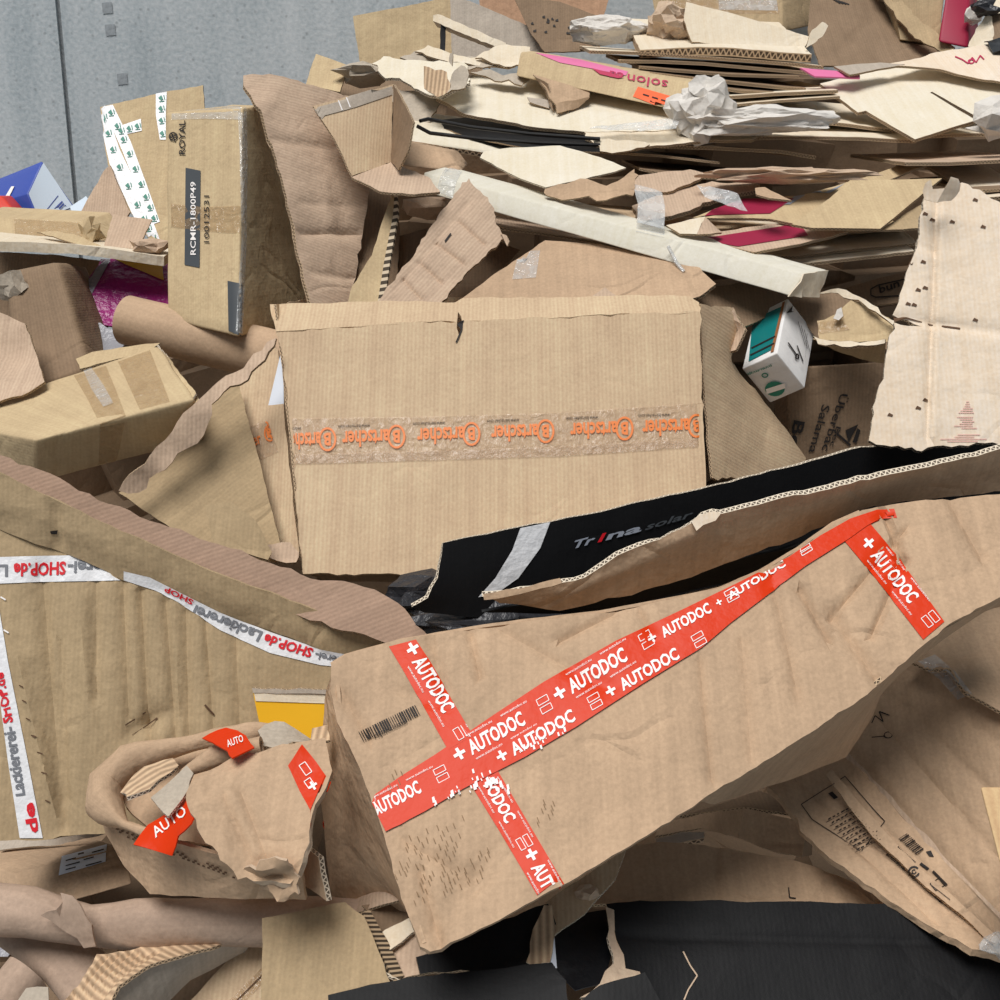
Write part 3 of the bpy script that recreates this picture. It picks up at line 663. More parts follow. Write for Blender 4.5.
tp = strip('white_tape', lf, [(-30, 558), (40, 556), (100, 555), (128, 574)], [(-30, 585), (40, 582), (100, 581), (126, 580)], 'white_tape', parent=lk)
pr, pg = Print(tp, .0012), Print(tp, .0012)
pr.text('SHOP.de', (66, 562), (14, 564), (-.3, 13), .035); pg.text('Lackiererei-', (152, 560), (68, 562), (0, 12.5), .03) if False else pg.text('iererei-', (122, 560), (68, 562), (-.3, 12.5), .03); pg.text('La', (8, 565), (-8, 565), (0, 12), .03)
pr.done('red_lettering', 'red_ink', tp); pg.done('grey_lettering', 'grey_ink', tp)
tp = strip('white_tape', [lf, lb], [(124, 571), (150, 577), (180, 592), (220, 612), (270, 632), (320, 649), (350, 655)], [(124, 580), (155, 590), (180, 603), (220, 630), (270, 653), (320, 665), (350, 668)], 'white_tape', parent=lk)
pr, pg = Print(tp, .0015), Print(tp, .0015)
pr.text('SHOP', (194, 600), (166, 586), (-2, 5), .03); pg.text('Lackiererei', (263, 632), (196, 605), (-5, 10), .03); pr.text('SHOP.de', (314, 649), (266, 634), (-4, 9), .035); pg.text('iererei-', (350, 659), (316, 651), (-2, 8), .03)
pr.done('red_lettering', 'red_ink', tp); pg.done('grey_lettering', 'grey_ink', tp)
tp = strip('white_tape', lf, [(-14, 600), (-5, 660), (8, 760), (20, 838)], [(-2, 600), (8, 660), (28, 760), (43, 838)], 'white_tape', parent=lk)
pr, pg = Print(tp, .0012), Print(tp, .0012)
pr.text('SHOP.de', (13, 722), (3, 672), (-10, 2), .035); pg.text('Lackiererei-', (25, 795), (14, 726), (-12, 2), .03); pr.text('de', (39, 832), (33, 802), (-11, 2), .035)
pr.done('red_lettering', 'red_ink', tp); pg.done('grey_lettering', 'grey_ink', tp)
pr = Print(lf, .0022)
for (x, y) in ((20, 685), (23, 700), (27, 718), (32, 735), (38, 752), (42, 772), (46, 800)): pr.line((x, y), (x + 4, y + 2), 1.2)
pr.line((125, 725), (145, 712), 1.2); pr.line((132, 735), (158, 718), 1.5); pr.line((205, 705), (215, 715), 2.0); pr.done('staple_mark', 'brown_ink', lk)
pr = Print(lb, .002); pr.poly([(50, 531), (58, 530), (57, 534), (51, 534)]); pr.done('puncture', 'black_ink', lk)
pr = Print(lf, .0025)
for (x, y) in ((3, 597), (6, 630)): pr.line((x - 2, y), (x + 3, y + 3), 1.5)
pr.done('staple', 'white_ink', lk)
q = [onplane(*p, LP) for p in ((-40, 515), (345, 664), (330, 800), (-40, 840))]; dv = Vector((.05, .22, -.09))
build_sheet('bottom_panel', [q[3] + Vector((0, .01, 0)), q[2] + Vector((0, .01, 0)), q[2] + dv, q[3] + dv], mat='kraft_olive', parent=lk, tonear=False)
build_sheet('rear_panel', [q[0] + dv, q[1] + dv, q[2] + dv, q[3] + dv], mat='kraft_olive', parent=lk)

# ================================================================ black solar carton with brown outside
tr = thing('black_carton', 'long black printed carton lying open like a trough, brown outside', 'carton', P(700, 560, 1.95))
tb = sheet('back_panel', [(443, 543, 1.82), (500, 531, 1.84), (545, 523, 1.86), (620, 507, 1.89), (700, 489, 1.92), (780, 469, 1.95), (861, 447, 1.98), (930, 442, 2.0), (1040, 430, 2.04), (1040, 505, 2.08), (860, 545, 2.02), (700, 590, 1.95), (600, 612, 1.90), (480, 618, 1.85), (425, 613, 1.82), (412, 607, 1.81), (428, 598, 1.81), (438, 578, 1.815)], mat='black_card', edge='edge_pale', t=.010, parent=tr, wr=.003, back='kraft')
strip('white_tape', tb, [(520, 528), (512, 550), (495, 578), (478, 597)], [(550, 522), (540, 548), (518, 578), (498, 592)], 'white_tape', parent=tr)
pr = Print(tb); pr.text('Tr', (570, 549), (592, 543), (5, -9), .03); pr.text('na', (605, 540), (640, 531), (5, -9), .03); pr.done('lettering', 'print_grey', tr)
pr = Print(tb); pr.text('solar', (644, 530), (690, 517), (5, -8), .02); pr.done('dim_lettering', 'label_dark', tr)
pr = Print(tb); pr.text('I', (597, 542), (601, 541), (5, -9), .03); pr.done('red_letter', 'red_ink', tr)
tf = sheet('front_panel', [(1040, 437, 1.80), (1000, 449, 1.79), (930, 467, 1.78), (880, 477, 1.77), (830, 489, 1.76), (770, 501, 1.75), (722, 513, 1.74), (704, 514, 1.735), (692, 522, 1.735), (660, 538, 1.74), (630, 551, 1.74), (585, 578, 1.75), (520, 592, 1.76), (482, 597, 1.77), (500, 604, 1.78), (560, 612, 1.79), (620, 598, 1.79), (680, 580, 1.8), (780, 545, 1.82), (864, 509, 1.84), (925, 499, 1.85), (1040, 488, 1.86)],
    mat='kraft_warm', edge='edge_pale', t=.010, parent=tr, wr=.004, torn=.003, back='black_card', creases=[((560, 590), (690, 535), -.006, .012), ((660, 540), (700, 525), -.008, .01)])
sheet('folded_liner', [(483, 594, 1.755), (530, 586, 1.745), (560, 578, 1.74), (562, 583, 1.737), (520, 594, 1.747), (484, 600, 1.755)], mat='kraft_warm', parent=tr, t=.004)
sheet('torn_edge', [(692, 521, 1.726), (704, 513, 1.725), (722, 512, 1.73), (716, 520, 1.724), (704, 524, 1.722), (697, 530, 1.722)], mat='cream_pink', parent=tr, torn=.004, crump=.01, cf=30, t=.004)
build_sheet('base_panel', [P(482, 612, 1.79), P(1040, 495, 1.87), P(1040, 508, 2.0), P(860, 548, 1.95), P(600, 614, 1.86)], mat='black_card', edge='black_card', parent=tr, t=.005)
crumple('black_film', (500, 625, 1.86), (.16, .07, .035), 'dark_plastic', amp=.5, fr=3, seed=3, label='crumpled black plastic film in the gap under the black carton', cat='plastic film')
crumple('black_film', (425, 598, 1.98), (.07, .05, .04), 'dark_plastic', amp=.5, fr=3, seed=5, label='small dark film scrap under the corner of the centre carton', cat='plastic film')

# ================================================================ bright sheet at the right edge
rs = sheet('cardboard_sheet', [(925, 196), (932, 190), (940, 194), (952, 187), (962, 182), (985, 193), (1005, 206), (1040, 212), (1040, 445), (985, 443), (935, 446), (922, 451), (912, 447), (885, 445), (869, 440), (876, 400), (886, 355), (894, 322), (922, 326), (893, 314), (905, 280), (918, 240)], (935, 430, 1.92, -.12, -.86, .5), mat='cream_pink', edge='edge_pale', t=.011, cell=.014, torn=.003, wr=.003,
    creases=[((937, 200), (927, 440), .006, .006), ((943, 200), (933, 440), -.002, .006), ((893, 317), (1000, 332), .005, .009), ((905, 240), (935, 250), .003, .008)], label='bright cream pink corrugated sheet standing at the right edge', cat='cardboard')
pr = Print(rs, .0015)
for (x, y) in ((952, 222), (975, 200), (983, 227), (923, 262), (910, 263), (905, 268), (925, 288), (918, 290), (908, 304), (914, 305), (975, 320), (925, 400), (918, 408), (890, 415), (925, 214), (932, 220)):
    pr.poly([(x - 3, y + 1), (x - 1, y - 2), (x + 3, y), (x + 2, y + 2), (x, y + 1.2)])
pr.path([(894, 317), (906, 318), (930, 325), (960, 329)], 1.6); pr.done('tear', 'brown_ink', rs)
pr = Print(rs, .0015); [pr.line((966 - i * R1.uniform(.2, 1.8), 402 + i * 2.2), (969 + i * R1.uniform(.3, 1.3), 402 + i * 2.2), .7) for i in range(19) if R1.random() < .85]; pr.done('red_rub_mark', 'pink_rub', rs)
sheet('torn_curl', [(925, 200, 1.98), (927, 184, 1.97), (932, 180, 1.97), (934, 190, 1.97), (944, 188, 1.97), (950, 176, 1.96), (957, 178, 1.96), (958, 190, 1.97), (950, 200, 1.98), (936, 202, 1.98)], mat='cream_pink', parent=rs, torn=.003, crump=.02, cf=30, t=.004)
# ================================================================ lamp box behind the centre carton
lp, (L0, La, Lc, Le) = corner_box('lamp_box', (777, 353), (788, 298), (805, 388), (742, 369), 2.32, mat='white_card', r=.003, wr=.0005,
    label='small white and teal lamp box in the hollow right of the centre carton', cat='box')
strip('teal_print', lp, [(784, 306), (774, 349)], [(753, 320), (749, 362)], 'teal', parent=lp, nu=6); strip('red_stripe', lp, [(785.5, 302), (774, 352)], [(783, 303), (771, 353)], 'brown_line', parent=lp, nu=5, off=.002)
pr = Print(lp, .0028)
pr.line((752, 349), (776, 337), 1.4); pr.line((751, 356), (775, 344), 1.4)
for i in range(4): pr.line((797 + i * 3, 322 + i * 4), (804 + i * 2.4, 346 + i * 3), .4)
pr.line((787, 343), (796, 356), 1.2); pr.ring((796, 357), 1.6, 2.6, 1.5, n=8); pr.line((796, 346), (802, 362), 1.0); pr.line((793, 306), (792, 312), 2.6); pr.done('dark_print', 'black_ink', lp)
pr = Print(lp, .0028); pr.poly([(775 + 10 * math.cos(a / 16 * math.tau), 388 + 7.5 * math.sin(a / 16 * math.tau)) for a in range(16)]); pr.ring((765, 374.5), 3, 2, 1.2, n=8); pr.text('intersmile', (772, 365.5), (747, 375), (-.8, -2.6), .02); pr.done('green_seal', 'green_ink', lp)
pr = Print(lp, .0036); pr.poly([(766, 388), (785, 382), (786, 387), (767, 393)]); pr.done('seal_band', 'white_ink', lp)

# torn small carton right of the lamp box
tc_ = thing('torn_carton', 'torn kraft carton mouth with ragged pale rim beside the lamp box', 'carton', P(850, 365, 2.45))
sheet('back_panel', [(789, 298, 2.5), (815, 293, 2.5), (840, 289, 2.5), (866, 302, 2.48), (893, 322, 2.45), (893, 350, 2.42), (818, 340, 2.45)], mat='kraft_dark', parent=tc_, t=.004)
sheet('front_flap', [(817, 321, 2.4), (838, 313, 2.38), (842, 308, 2.38), (851, 300, 2.38), (864, 301, 2.38), (894, 322, 2.33), (888, 342, 2.33), (820, 341, 2.38)], mat='kraft_yellow', parent=tc_, t=.004, torn=.003)
sheet('lower_panel', [(813, 340, 2.40), (820, 340, 2.40), (886, 341, 2.34), (884, 363, 2.38), (860, 359, 2.4), (835, 351, 2.42)], mat='kraft_olive', parent=tc_, t=.004)
sheet('torn_rim', [(815, 294, 2.44), (838, 288, 2.4), (866, 300, 2.36), (895, 321, 2.31), (893, 325, 2.31), (864, 304, 2.36), (838, 293, 2.4)], mat='cream', parent=tc_, t=.006, torn=.003, crump=.008, cf=30)
sheet('torn_rim', [(813, 336, 2.38), (820, 339, 2.37), (860, 343, 2.34), (885, 339, 2.31), (885, 343, 2.31), (850, 347, 2.34), (818, 344, 2.37)], mat='cream', parent=tc_, t=.006, torn=.003)
sheet('torn_curl', [(834, 318, 2.36), (838, 309, 2.36), (842, 307, 2.36), (843, 316, 2.36), (839, 320, 2.36)], mat='paper', parent=tc_, t=.003, crump=.01, cf=40)
strip('brown_tape', [tc_.children[1]], [(818, 322), (819, 334)], [(842, 319), (850, 330)], 'brown_tape', parent=tc_, nu=4)
# lettered carton deep in the gap
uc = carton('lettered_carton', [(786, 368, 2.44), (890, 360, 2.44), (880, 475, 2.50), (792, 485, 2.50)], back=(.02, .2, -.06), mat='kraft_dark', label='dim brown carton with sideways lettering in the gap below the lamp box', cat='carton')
pr = Print(uc)
pr.text('Überbac', (840, 393), (821, 450), (8, 1.6), .01); pr.text('Salama', (822, 404), (808, 452), (8, 1.6), .01); pr.text('Bec', (836, 426), (829, 446), (5, 1.2), .01); pr.text('Be', (794, 420), (788, 446), (11, 2), .02)
pr.poly([(845, 430), (858, 424), (848, 442)]); pr.poly([(857, 428), (860, 430), (856, 443), (852, 442)]); pr.line((836, 433), (850, 445), 2.4); pr.done('lettering', 'black_ink', uc)
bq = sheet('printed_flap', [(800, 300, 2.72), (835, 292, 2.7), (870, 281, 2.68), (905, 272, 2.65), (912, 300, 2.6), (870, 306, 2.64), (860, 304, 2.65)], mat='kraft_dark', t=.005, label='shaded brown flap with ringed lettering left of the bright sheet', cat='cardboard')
pr = Print(bq); pr.text('bun', (880, 294), (900, 287), (-1.5, -7.5), .02); pr.path([(905, 280), (878, 286), (871, 290), (871, 296), (876, 298), (905, 296)], 1.2); pr.done('lettering', 'black_ink', bq)
sheet('black_film', [(700, 300, 2.62), (745, 292, 2.62), (786, 294, 2.6), (770, 312, 2.55), (742, 325, 2.52), (720, 318, 2.55)], mat='dark_plastic', edge=None, t=.002, crump=.04, cf=9, label='black film sheet bunched above the lamp box', cat='plastic film')

# ================================================================ royal carton, upright
ry = carton('upright_carton', [(166, 113, 2.62), (243, 107, 2.52), (238, 337, 2.40), (168, 319, 2.5)], bq=[(232, 104, 3.05), (300, 108, 2.95), (318, 322, 2.83), (250, 312, 2.9)], mat='kraft_yellow', r=.007, wr=.004, cell=.02,
    label='tall kraft carton standing upright with dark grey printed label', cat='carton')
lb_ = strip('dark_label', ry, [(186, 168), (185, 265)], [(201, 171), (200, 268)], 'label_dark', parent=ry)
pr = Print(lb_, .0012); pr.text('RCMR-1800P49', (196, 255), (196, 182), (-5.5, 0), .01); pr.done('lettering', 'white_ink', lb_)
lb_ = strip('dark_label', ry, [(228, 281), (229, 331)], [(242, 284), (241, 336)], 'label_dark', parent=ry)
pr = Print(ry); pr.text('10012531', (210, 243), (210, 196), (-5.5, 0), .0); pr.text('ROYAL', (186, 155), (186, 121), (-6.5, 0), .01)
pr.ring((174, 137), 4, 4, 1.2, n=8); pr.line((170, 139), (178, 135), 1.4); pr.line((172, 133), (176, 142), 1.2); pr.done('lettering', 'black_ink', ry)
strip('brown_tape', ry, [(164, 203), (200, 207), (240, 206)], [(165, 226), (200, 231), (240, 234)], 'brown_tape', parent=ry)
strip('clear_tape', ry, [(238, 108), (240, 150), (241, 240), (236, 332)], [(246, 108), (247, 150), (246, 240), (242, 334)], 'clear_tape', parent=ry)
strip('clear_tape', ry, [(172, 108), (205, 107), (240, 104)], [(172, 120), (205, 119), (242, 120)], 'clear_tape', parent=ry)
# big leaning board
sheet('leaning_board', [(243, 76, 2.60), (262, 75, 2.60), (277, 76, 2.61), (290, 79, 2.62), (305, 84, 2.63), (330, 90, 2.65), (350, 96, 2.67), (372, 180, 2.66), (362, 240, 2.60), (352, 312, 2.53), (312, 312, 2.44), (303, 265, 2.47), (290, 212, 2.50), (276, 160, 2.53), (262, 118, 2.55), (250, 96, 2.57), (243, 86, 2.58)], mat='kraft_pink', edge='edge', t=.010, wr=.006, wf=4, torn=.003, uvang=1.57, cell=.02,
    creases=[((265, 140), (360, 152), .006, .012), ((300, 235), (360, 232), .008, .01), ((300, 205), (370, 205), .003, .01), ((310, 275), (360, 278), .005, .01), ((322, 180), (330, 230), -.005, .02), ((262, 110), (280, 82), -.006, .02)], label='wavy pinkish brown board leaning against the upright carton', cat='cardboard')
# open box with flap behind it
ob = thing('open_carton', 'open kraft carton corner with band along its rim on the pile', 'carton', P(370, 190, 2.600))
op = sheet('back_panel', [(313, 106, 2.560), (393, 84, 2.680), (391, 162, 2.620), (352, 176, 2.520), (335, 140, 2.540)], mat='kraft', parent=ob, wr=.002)
sheet('side_panel', [(393, 84, 2.680), (400, 96, 2.600), (413, 122, 2.520), (408, 150, 2.520), (398, 170, 2.540), (391, 162, 2.620)], mat='kraft_dark', parent=ob, wr=.002)
sheet('bottom_flap', [(351, 176, 2.520), (391, 162, 2.620), (428, 176, 2.560), (440, 192, 2.460), (415, 195, 2.420), (380, 192, 2.450)], mat='kraft_pink', parent=ob, wr=.003, torn=.003)
strip('paper_band', op, [(313, 105), (350, 96), (392, 84)], [(317, 118), (354, 108), (392, 95)], 'greyboard', parent=ob)
pr = Print(op, .0025); pr.line((338, 101), (342, 111), 1.2); pr.line((346, 98), (350, 108), 1.2); pr.done('staple', 'white_ink', ob)
sheet('lower_panel', [(352, 182, 2.760), (392, 192, 2.760), (400, 230, 2.700), (395, 305, 2.560), (348, 305, 2.540), (360, 230, 2.660)], mat='kraft_dark', parent=ob)
sheet('triangular_board', [(347, 306, 2.44), (352, 286, 2.45), (372, 255, 2.48), (388, 205, 2.52), (395, 183, 2.53), (397, 192, 2.53), (397, 215, 2.515), (388, 262, 2.48), (380, 306, 2.44)], mat='kraft_yellow', edge='edge_wide', t=.014, torn=.002, label='narrow triangular board with open flute edge standing behind the centre carton', cat='cardboard')
sheet('flute_edge', [(395, 183, 2.525), (397, 192, 2.52), (398, 215, 2.505), (390, 262, 2.47), (384, 306, 2.43), (377, 306, 2.435), (384, 262, 2.475), (393, 215, 2.51)], mat='flute_ends', edge='flute_ends', t=.006, torn=.0, uvang=1.57, wr=0, parent=bpy.data.objects['triangular_board'])
pd = sheet('slotted_flap', [(374, 308, 2.40), (420, 244, 2.46), (462, 182, 2.52), (469, 178, 2.52), (476, 188, 2.51), (488, 197, 2.50), (492, 205, 2.495), (496, 224, 2.48), (506, 237, 2.47), (488, 252, 2.455), (462, 280, 2.43), (437, 308, 2.40)], mat='kraft_pink', t=.009, torn=.003, wr=.003, cell=.012, uvang=.65,
    creases=[((420, 298), (404, 280), .006, .005), ((441, 282), (420, 262), .006, .005), ((462, 262), (437, 243), .006, .005), ((484, 243), (458, 220), .006, .005), ((395, 290), (470, 200), .003, .006)], label='pinkish slotted flap slanting up behind the centre carton', cat='cardboard')
sheet('torn_curl', [(500, 233, 2.47), (506, 235, 2.46), (509, 241, 2.45), (507, 246, 2.45), (504, 240, 2.46)], mat='kraft_pink', parent=pd, t=.003)
pr = Print(pd, .0025); pr.line((445, 242), (451, 234), 1.6); pr.done('tear', 'black_ink', pd)
crumple('crumpled_scrap', (428, 208, 2.68), (.055, .05, .028), 'kraft_pink', amp=.45, seed=8, label='crumpled pinkish cardboard scrap below the open carton', cat='cardboard')
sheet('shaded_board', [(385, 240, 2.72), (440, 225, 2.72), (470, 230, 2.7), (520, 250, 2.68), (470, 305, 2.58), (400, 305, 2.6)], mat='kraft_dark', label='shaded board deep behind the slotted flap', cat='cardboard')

# ================================================================ left middle
sm = thing('small_carton', 'small yellowish kraft carton with shiny brown tape on the left', 'carton', P(100, 480, 2.2))
sb = carton('body', [(36, 440, 2.10), (194, 399, 2.10), (204, 440, 2.19), (34, 484, 2.19)], bq=[(-60, 420, 2.30), (158, 345, 2.40), (172, 392, 2.48), (-60, 462, 2.38)], mat='kraft_yellow', r=.008, wr=.004, cell=.02, parent=sm)
strip('brown_tape', sb, [(74, 376), (88, 400), (100, 424), (98, 478)], [(106, 366), (116, 390), (126, 416), (114, 474)], 'brown_tape', parent=sm)
strip('brown_tape', sb, [(118, 362), (140, 410)], [(150, 350), (170, 402)], 'brown_tape', parent=sm, off=.001)
strip('clear_tape', sb, [(84, 372), (92, 390), (104, 408)], [(92, 369), (104, 386), (114, 404)], 'clear_tape', parent=sm, off=.003)
sheet('rear_flap', [(76, 359, 2.42), (92, 352, 2.42), (138, 345, 2.44), (160, 343, 2.44), (150, 350, 2.42), (80, 369, 2.38)], mat='kraft_yellow', edge='edge_pale', t=.006, parent=sm)
for dx in (0, 4, 8): sheet('end_flap', [(158 + dx, 345 + dx, 2.42), (163 + dx, 352 + dx, 2.4), (196 + dx * .7, 394 + dx, 2.12), (192 + dx * .7, 400 + dx, 2.11)], mat='kraft_yellow', edge='edge_pale', parent=sm, t=.003)
tube('cardboard_tube', [(127, 320, 2.56), (200, 338, 2.52), (300, 362, 2.47)], .056, mat='tube_plain', wr=.0015, label='wide plain cardboard tube lying behind the small carton', cat='tube')
gb = thing('brown_parcel', 'dim brown paper wrapped parcel at the left edge', 'parcel', P(50, 400, 2.5))
carton('body', [(5, 272, 2.55), (58, 262, 2.55), (92, 372, 2.4), (10, 400, 2.4)], back=(-.02, .25, -.02), mat='kraft_dark', r=.02, wr=.006, parent=gb)
crumple('loop_of_string', (14, 290, 2.53), (.035, .02, .035), 'paper_grey', amp=.5, seed=2, parent=gb)
sheet('crumpled_board', [(-30, 305, 2.4), (5, 312, 2.38), (24, 322, 2.37), (30, 340, 2.36), (46, 384, 2.3), (30, 392, 2.28), (-30, 412, 2.28)], mat='kraft_pink', wr=.01, crump=.02, cf=14, label='crumpled pinkish board at the left edge above the small carton', cat='cardboard')
mb = thing('mailing_bag', 'magenta plastic mailing bag with grey stripe and yellow top', 'bag', P(120, 330, 2.75))
mbo = sheet('film', [(72, 308, 2.7), (100, 257, 2.78), (170, 262, 2.8), (180, 330, 2.66), (80, 326, 2.66)], mat='magenta_bag', edge=None, t=.004, crump=.03, cf=7, parent=mb)
strip('grey_stripe', mbo, [(98, 258), (75, 306)], [(112, 258), (82, 312)], 'grey_bag', parent=mb, nu=8); strip('yellow_top', mbo, [(113, 258), (162, 263)], [(124, 264), (164, 281)], 'yellow_bag', parent=mb, nu=6)
sheet('grey_bag', [(76, 326, 2.62), (100, 322, 2.62), (135, 340, 2.58), (140, 352, 2.55), (90, 362, 2.55)], mat='grey_bag', edge=None, t=.003, crump=.02, cf=10, label='grey plastic bag under the magenta mailing bag', cat='bag')
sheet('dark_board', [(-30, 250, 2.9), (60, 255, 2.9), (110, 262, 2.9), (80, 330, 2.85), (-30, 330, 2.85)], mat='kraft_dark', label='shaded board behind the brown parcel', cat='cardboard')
# long flap and pieces above it
slab('long_flap', [(-40, 240), (20, 242), (70, 244), (120, 250), (164, 256)], d=2.62, ext=.14, a=6, t=.022, mat='cream', edge='cream', label='long cream flap spanning the left above the magenta bag', cat='cardboard')
c_ = carton('flat_carton', [(-30, 216, 2.84), (84, 222, 2.84), (98, 246, 2.76), (-30, 240, 2.76)], back=(0, .2, .02), mat='kraft_yellow', r=.005, label='flat tan carton resting on the long cream flap', cat='carton')
strip('brown_tape', c_, [(14, 219), (16, 243)], [(84, 223), (95, 246)], 'brown_tape', parent=c_, nu=5)
sheet('torn_strip', [(36, 228, 2.7), (60, 231, 2.68), (85, 238, 2.66), (104, 245, 2.64), (80, 244, 2.63), (62, 239, 2.64)], mat='kraft_yellow', t=.003, torn=.003, bend=(1, 0, -1.0), label='torn tan strip lying on the flat carton', cat='cardboard')
crumple('torn_corner', (90, 232, 2.72), (.028, .02, .03), 'kraft_yellow', amp=.5, seed=4, parent=c_)
sheet('propped_board', [(104, 246, 2.66), (113, 214, 2.74), (152, 219, 2.74), (138, 250, 2.66)], mat='kraft_pink', t=.004, label='small square tan panel propped left of the upright carton', cat='cardboard')
crumple('crumpled_scrap', (150, 246, 2.64), (.045, .03, .018), 'kraft_pink', amp=.45, seed=6, label='crumpled scrap at the foot of the upright carton', cat='cardboard')
# green marked tape panel behind the upright carton
gp = thing('taped_board', 'tall tan board with white tape marked in green behind the upright carton', 'cardboard', P(150, 240, 3.1))
g1 = sheet('board', [(100, 107, 3.2), (150, 95, 3.2), (203, 85, 3.2), (205, 120, 3.18), (200, 250, 3.05), (150, 240, 3.06), (126, 206, 3.1), (108, 165, 3.14)], mat='kraft_yellow', parent=gp, t=.006)
sheet('side_board', [(74, 224, 3.1), (104, 170, 3.12), (110, 165, 3.12), (130, 212, 3.08), (110, 240, 3.05), (85, 232, 3.08)], mat='kraft_pink', parent=gp, t=.006)
for (l, r, nm) in (([(98, 112), (110, 165), (135, 220), (150, 245)], [(105, 106), (120, 150), (148, 208), (160, 240)], 9), ([(103, 107), (122, 150), (140, 195), (152, 225)], [(113, 105), (131, 142), (148, 188), (160, 222)], 9), ([(156, 94), (156, 115), (160, 140)], [(167, 92), (166, 113), (166, 140)], 4), ([(115, 128), (141, 119)], [(119, 136), (142, 131)], 3)):
    tp = strip('white_tape', g1, l, r, 'white_tape', parent=gp); pr = Print(tp, .0015)
    for i in range(nm):
        f = (i + .5) / nm * (len(l) - 1); k = min(int(f), len(l) - 2); f -= k
        a = [l[k][q] * (1 - f) + l[k + 1][q] * f for q in (0, 1)]; b = [r[k][q] * (1 - f) + r[k + 1][q] * f for q in (0, 1)]
        m = [(a[q] + b[q]) / 2 for q in (0, 1)]; pr.poly([(m[0] - 3, m[1]), (m[0], m[1] - 3), (m[0] + 2, m[1] + 1), (m[0], m[1] + 2.5)]); pr.line((m[0] - 2, m[1] + 3.6), (m[0] + 3, m[1] + 3), .8); pr.line((m[0] + 2.5, m[1] - 3), (m[0] + 3.5, m[1] + 1.5), .9)
    pr.done('green_print', 'green_ink', tp)
# blue box, red box and blue paper by the wall
bb, _ = corner_box('blue_box', (27, 193), (42, 161), (36, 218), (-4, 207), 3.55, mat='blue_box', r=.004, wr=.001, label='blue and white box against the concrete wall at left', cat='box') if False else (carton('blue_box', [(27, 194, 3.5), (42, 161, 3.56), (75, 207, 3.56), (38, 222, 3.5)], bq=[(-30, 210, 3.62), (-10, 182, 3.68), (20, 225, 3.68), (-10, 240, 3.62)], mat='blue_box', r=.004, wr=.001, label='blue and white box against the concrete wall at left', cat='box'), 0)
strip('white_face', bb, [(28.5, 194), (43, 163)], [(39, 219), (73, 207)], 'pale_blue', parent=bb, nu=6)
pr = Print(bb, .003); pr.text('E', (58, 214), (66, 206), (-4, -5), .04); pr.line((46, 211), (58, 196), .8); pr.done('blue_print', 'blue_ink', bb)
pr = Print(bb, .003); pr.poly([(6, 197), (12, 187), (15, 187), (10, 197)]); pr.done('white_diamond', 'white_ink', bb)
carton('red_box', [(-25, 196, 3.4), (2, 196, 3.4), (17, 213, 3.36), (-25, 216, 3.36)], back=(-.02, .12, 0), mat='red_box', r=.008, wr=.002, label='red box corner at the left edge below the blue box', cat='box')
sheet('printed_paper', [(70, 207, 3.5), (86, 196, 3.55), (90, 205, 3.5), (76, 222, 3.45)], mat='pale_blue', edge=None, t=.002, label='pale blue printed paper right of the blue box', cat='paper')
# ================================================================ back of the pile, against the wall
G = 'loose boards at the back of the pile'
sheet('wall_board', [(353, 16), (400, 7), (450, -4), (456, 20), (458, 60), (362, 75)], (400, 60, 3.72, .05, -.93, .35), mat='kraft_yellow', wr=.004, label='tan board leaning on the concrete wall at the top of the pile', cat='cardboard', group=G)
sheet('grey_board', [(450, -4), (470, 1), (500, 14), (540, 30), (548, 62), (452, 62)], (500, 50, 3.62, -.1, -.9, .4), mat='greyboard', label='grey brown board behind the thin lath at the top', cat='cardboard', group=G)
build_sheet('cardboard_lath', [P(433, 15, 3.5), P(438, 14, 3.5), P(506, 43, 3.3), P(503, 50, 3.3), P(433, 21, 3.5)], mat='cream', edge='cream', t=.03, wr=.001, label='thin cream lath sticking up at the top left of the stack', cat='lath')
build_sheet('dark_prop', [P(441, 22, 3.49), P(446, 24, 3.49), P(445, 52, 3.4), P(440, 52, 3.4)], mat='black_card', edge=None, t=.006, wr=.001, label='narrow dark strip under the cream lath', cat='strip')
sheet('orange_board', [(478, -6), (610, -6), (602, 20), (560, 40), (500, 22), (480, 10)], (540, 20, 3.78, 0, -.95, .3), mat='orange_brown', label='plain reddish brown board at the top edge behind the flaps', cat='cardboard', group=G)
dk = sheet('speckled_flap', [(513, -4), (560, 2), (602, 18), (600, 50), (545, 52), (532, 35)], (560, 40, 3.55, -.15, -.85, .5), mat='kraft_dark', label='dark olive flap with black specks at the top', cat='cardboard', group=G)
pr = Print(dk, .002); rr = random.Random(2)
for i in range(12):
    x, y = rr.uniform(530, 568), rr.uniform(14, 34); pr.poly([(x, y), (x + rr.uniform(1, 4), y - 1), (x + 3, y + 1.6), (x, y + 1.4)])
pr.done('specks', 'black_ink', dk)
bt = carton('taped_box', [(646, -30, 3.72), (782, -30, 3.72), (783, 32, 3.6), (660, 40, 3.6)], bq=[(680, -40, 3.95), (820, -40, 3.95), (818, 24, 3.85), (690, 30, 3.85)], mat='kraft_olive', label='olive tan box with shiny tape at the top of the pile', cat='carton')
strip('clear_tape', bt, [(718, -4), (719, 10)], [(776, -4), (778, 11)], 'clear_tape', parent=bt, nu=6)
strip('brown_tape', bt, [(655, -4), (668, 14)], [(776, -4), (780, 14)], 'brown_tape', parent=bt, nu=5, off=.001)
db = thing('dark_carton', 'large dim brown carton lying open at the top right', 'carton', P(880, 60, 3.6))
sheet('inner_panel', [(812, -20, 3.7), (880, -20, 3.75), (905, 10, 3.7), (955, 55, 3.5), (905, 66, 3.42), (820, 66, 3.42), (808, 30, 3.55)], mat='kraft_dark', parent=db, creases=[((830, 10), (880, 60), .006, .02), ((870, 20), (840, 50), .005, .02)])
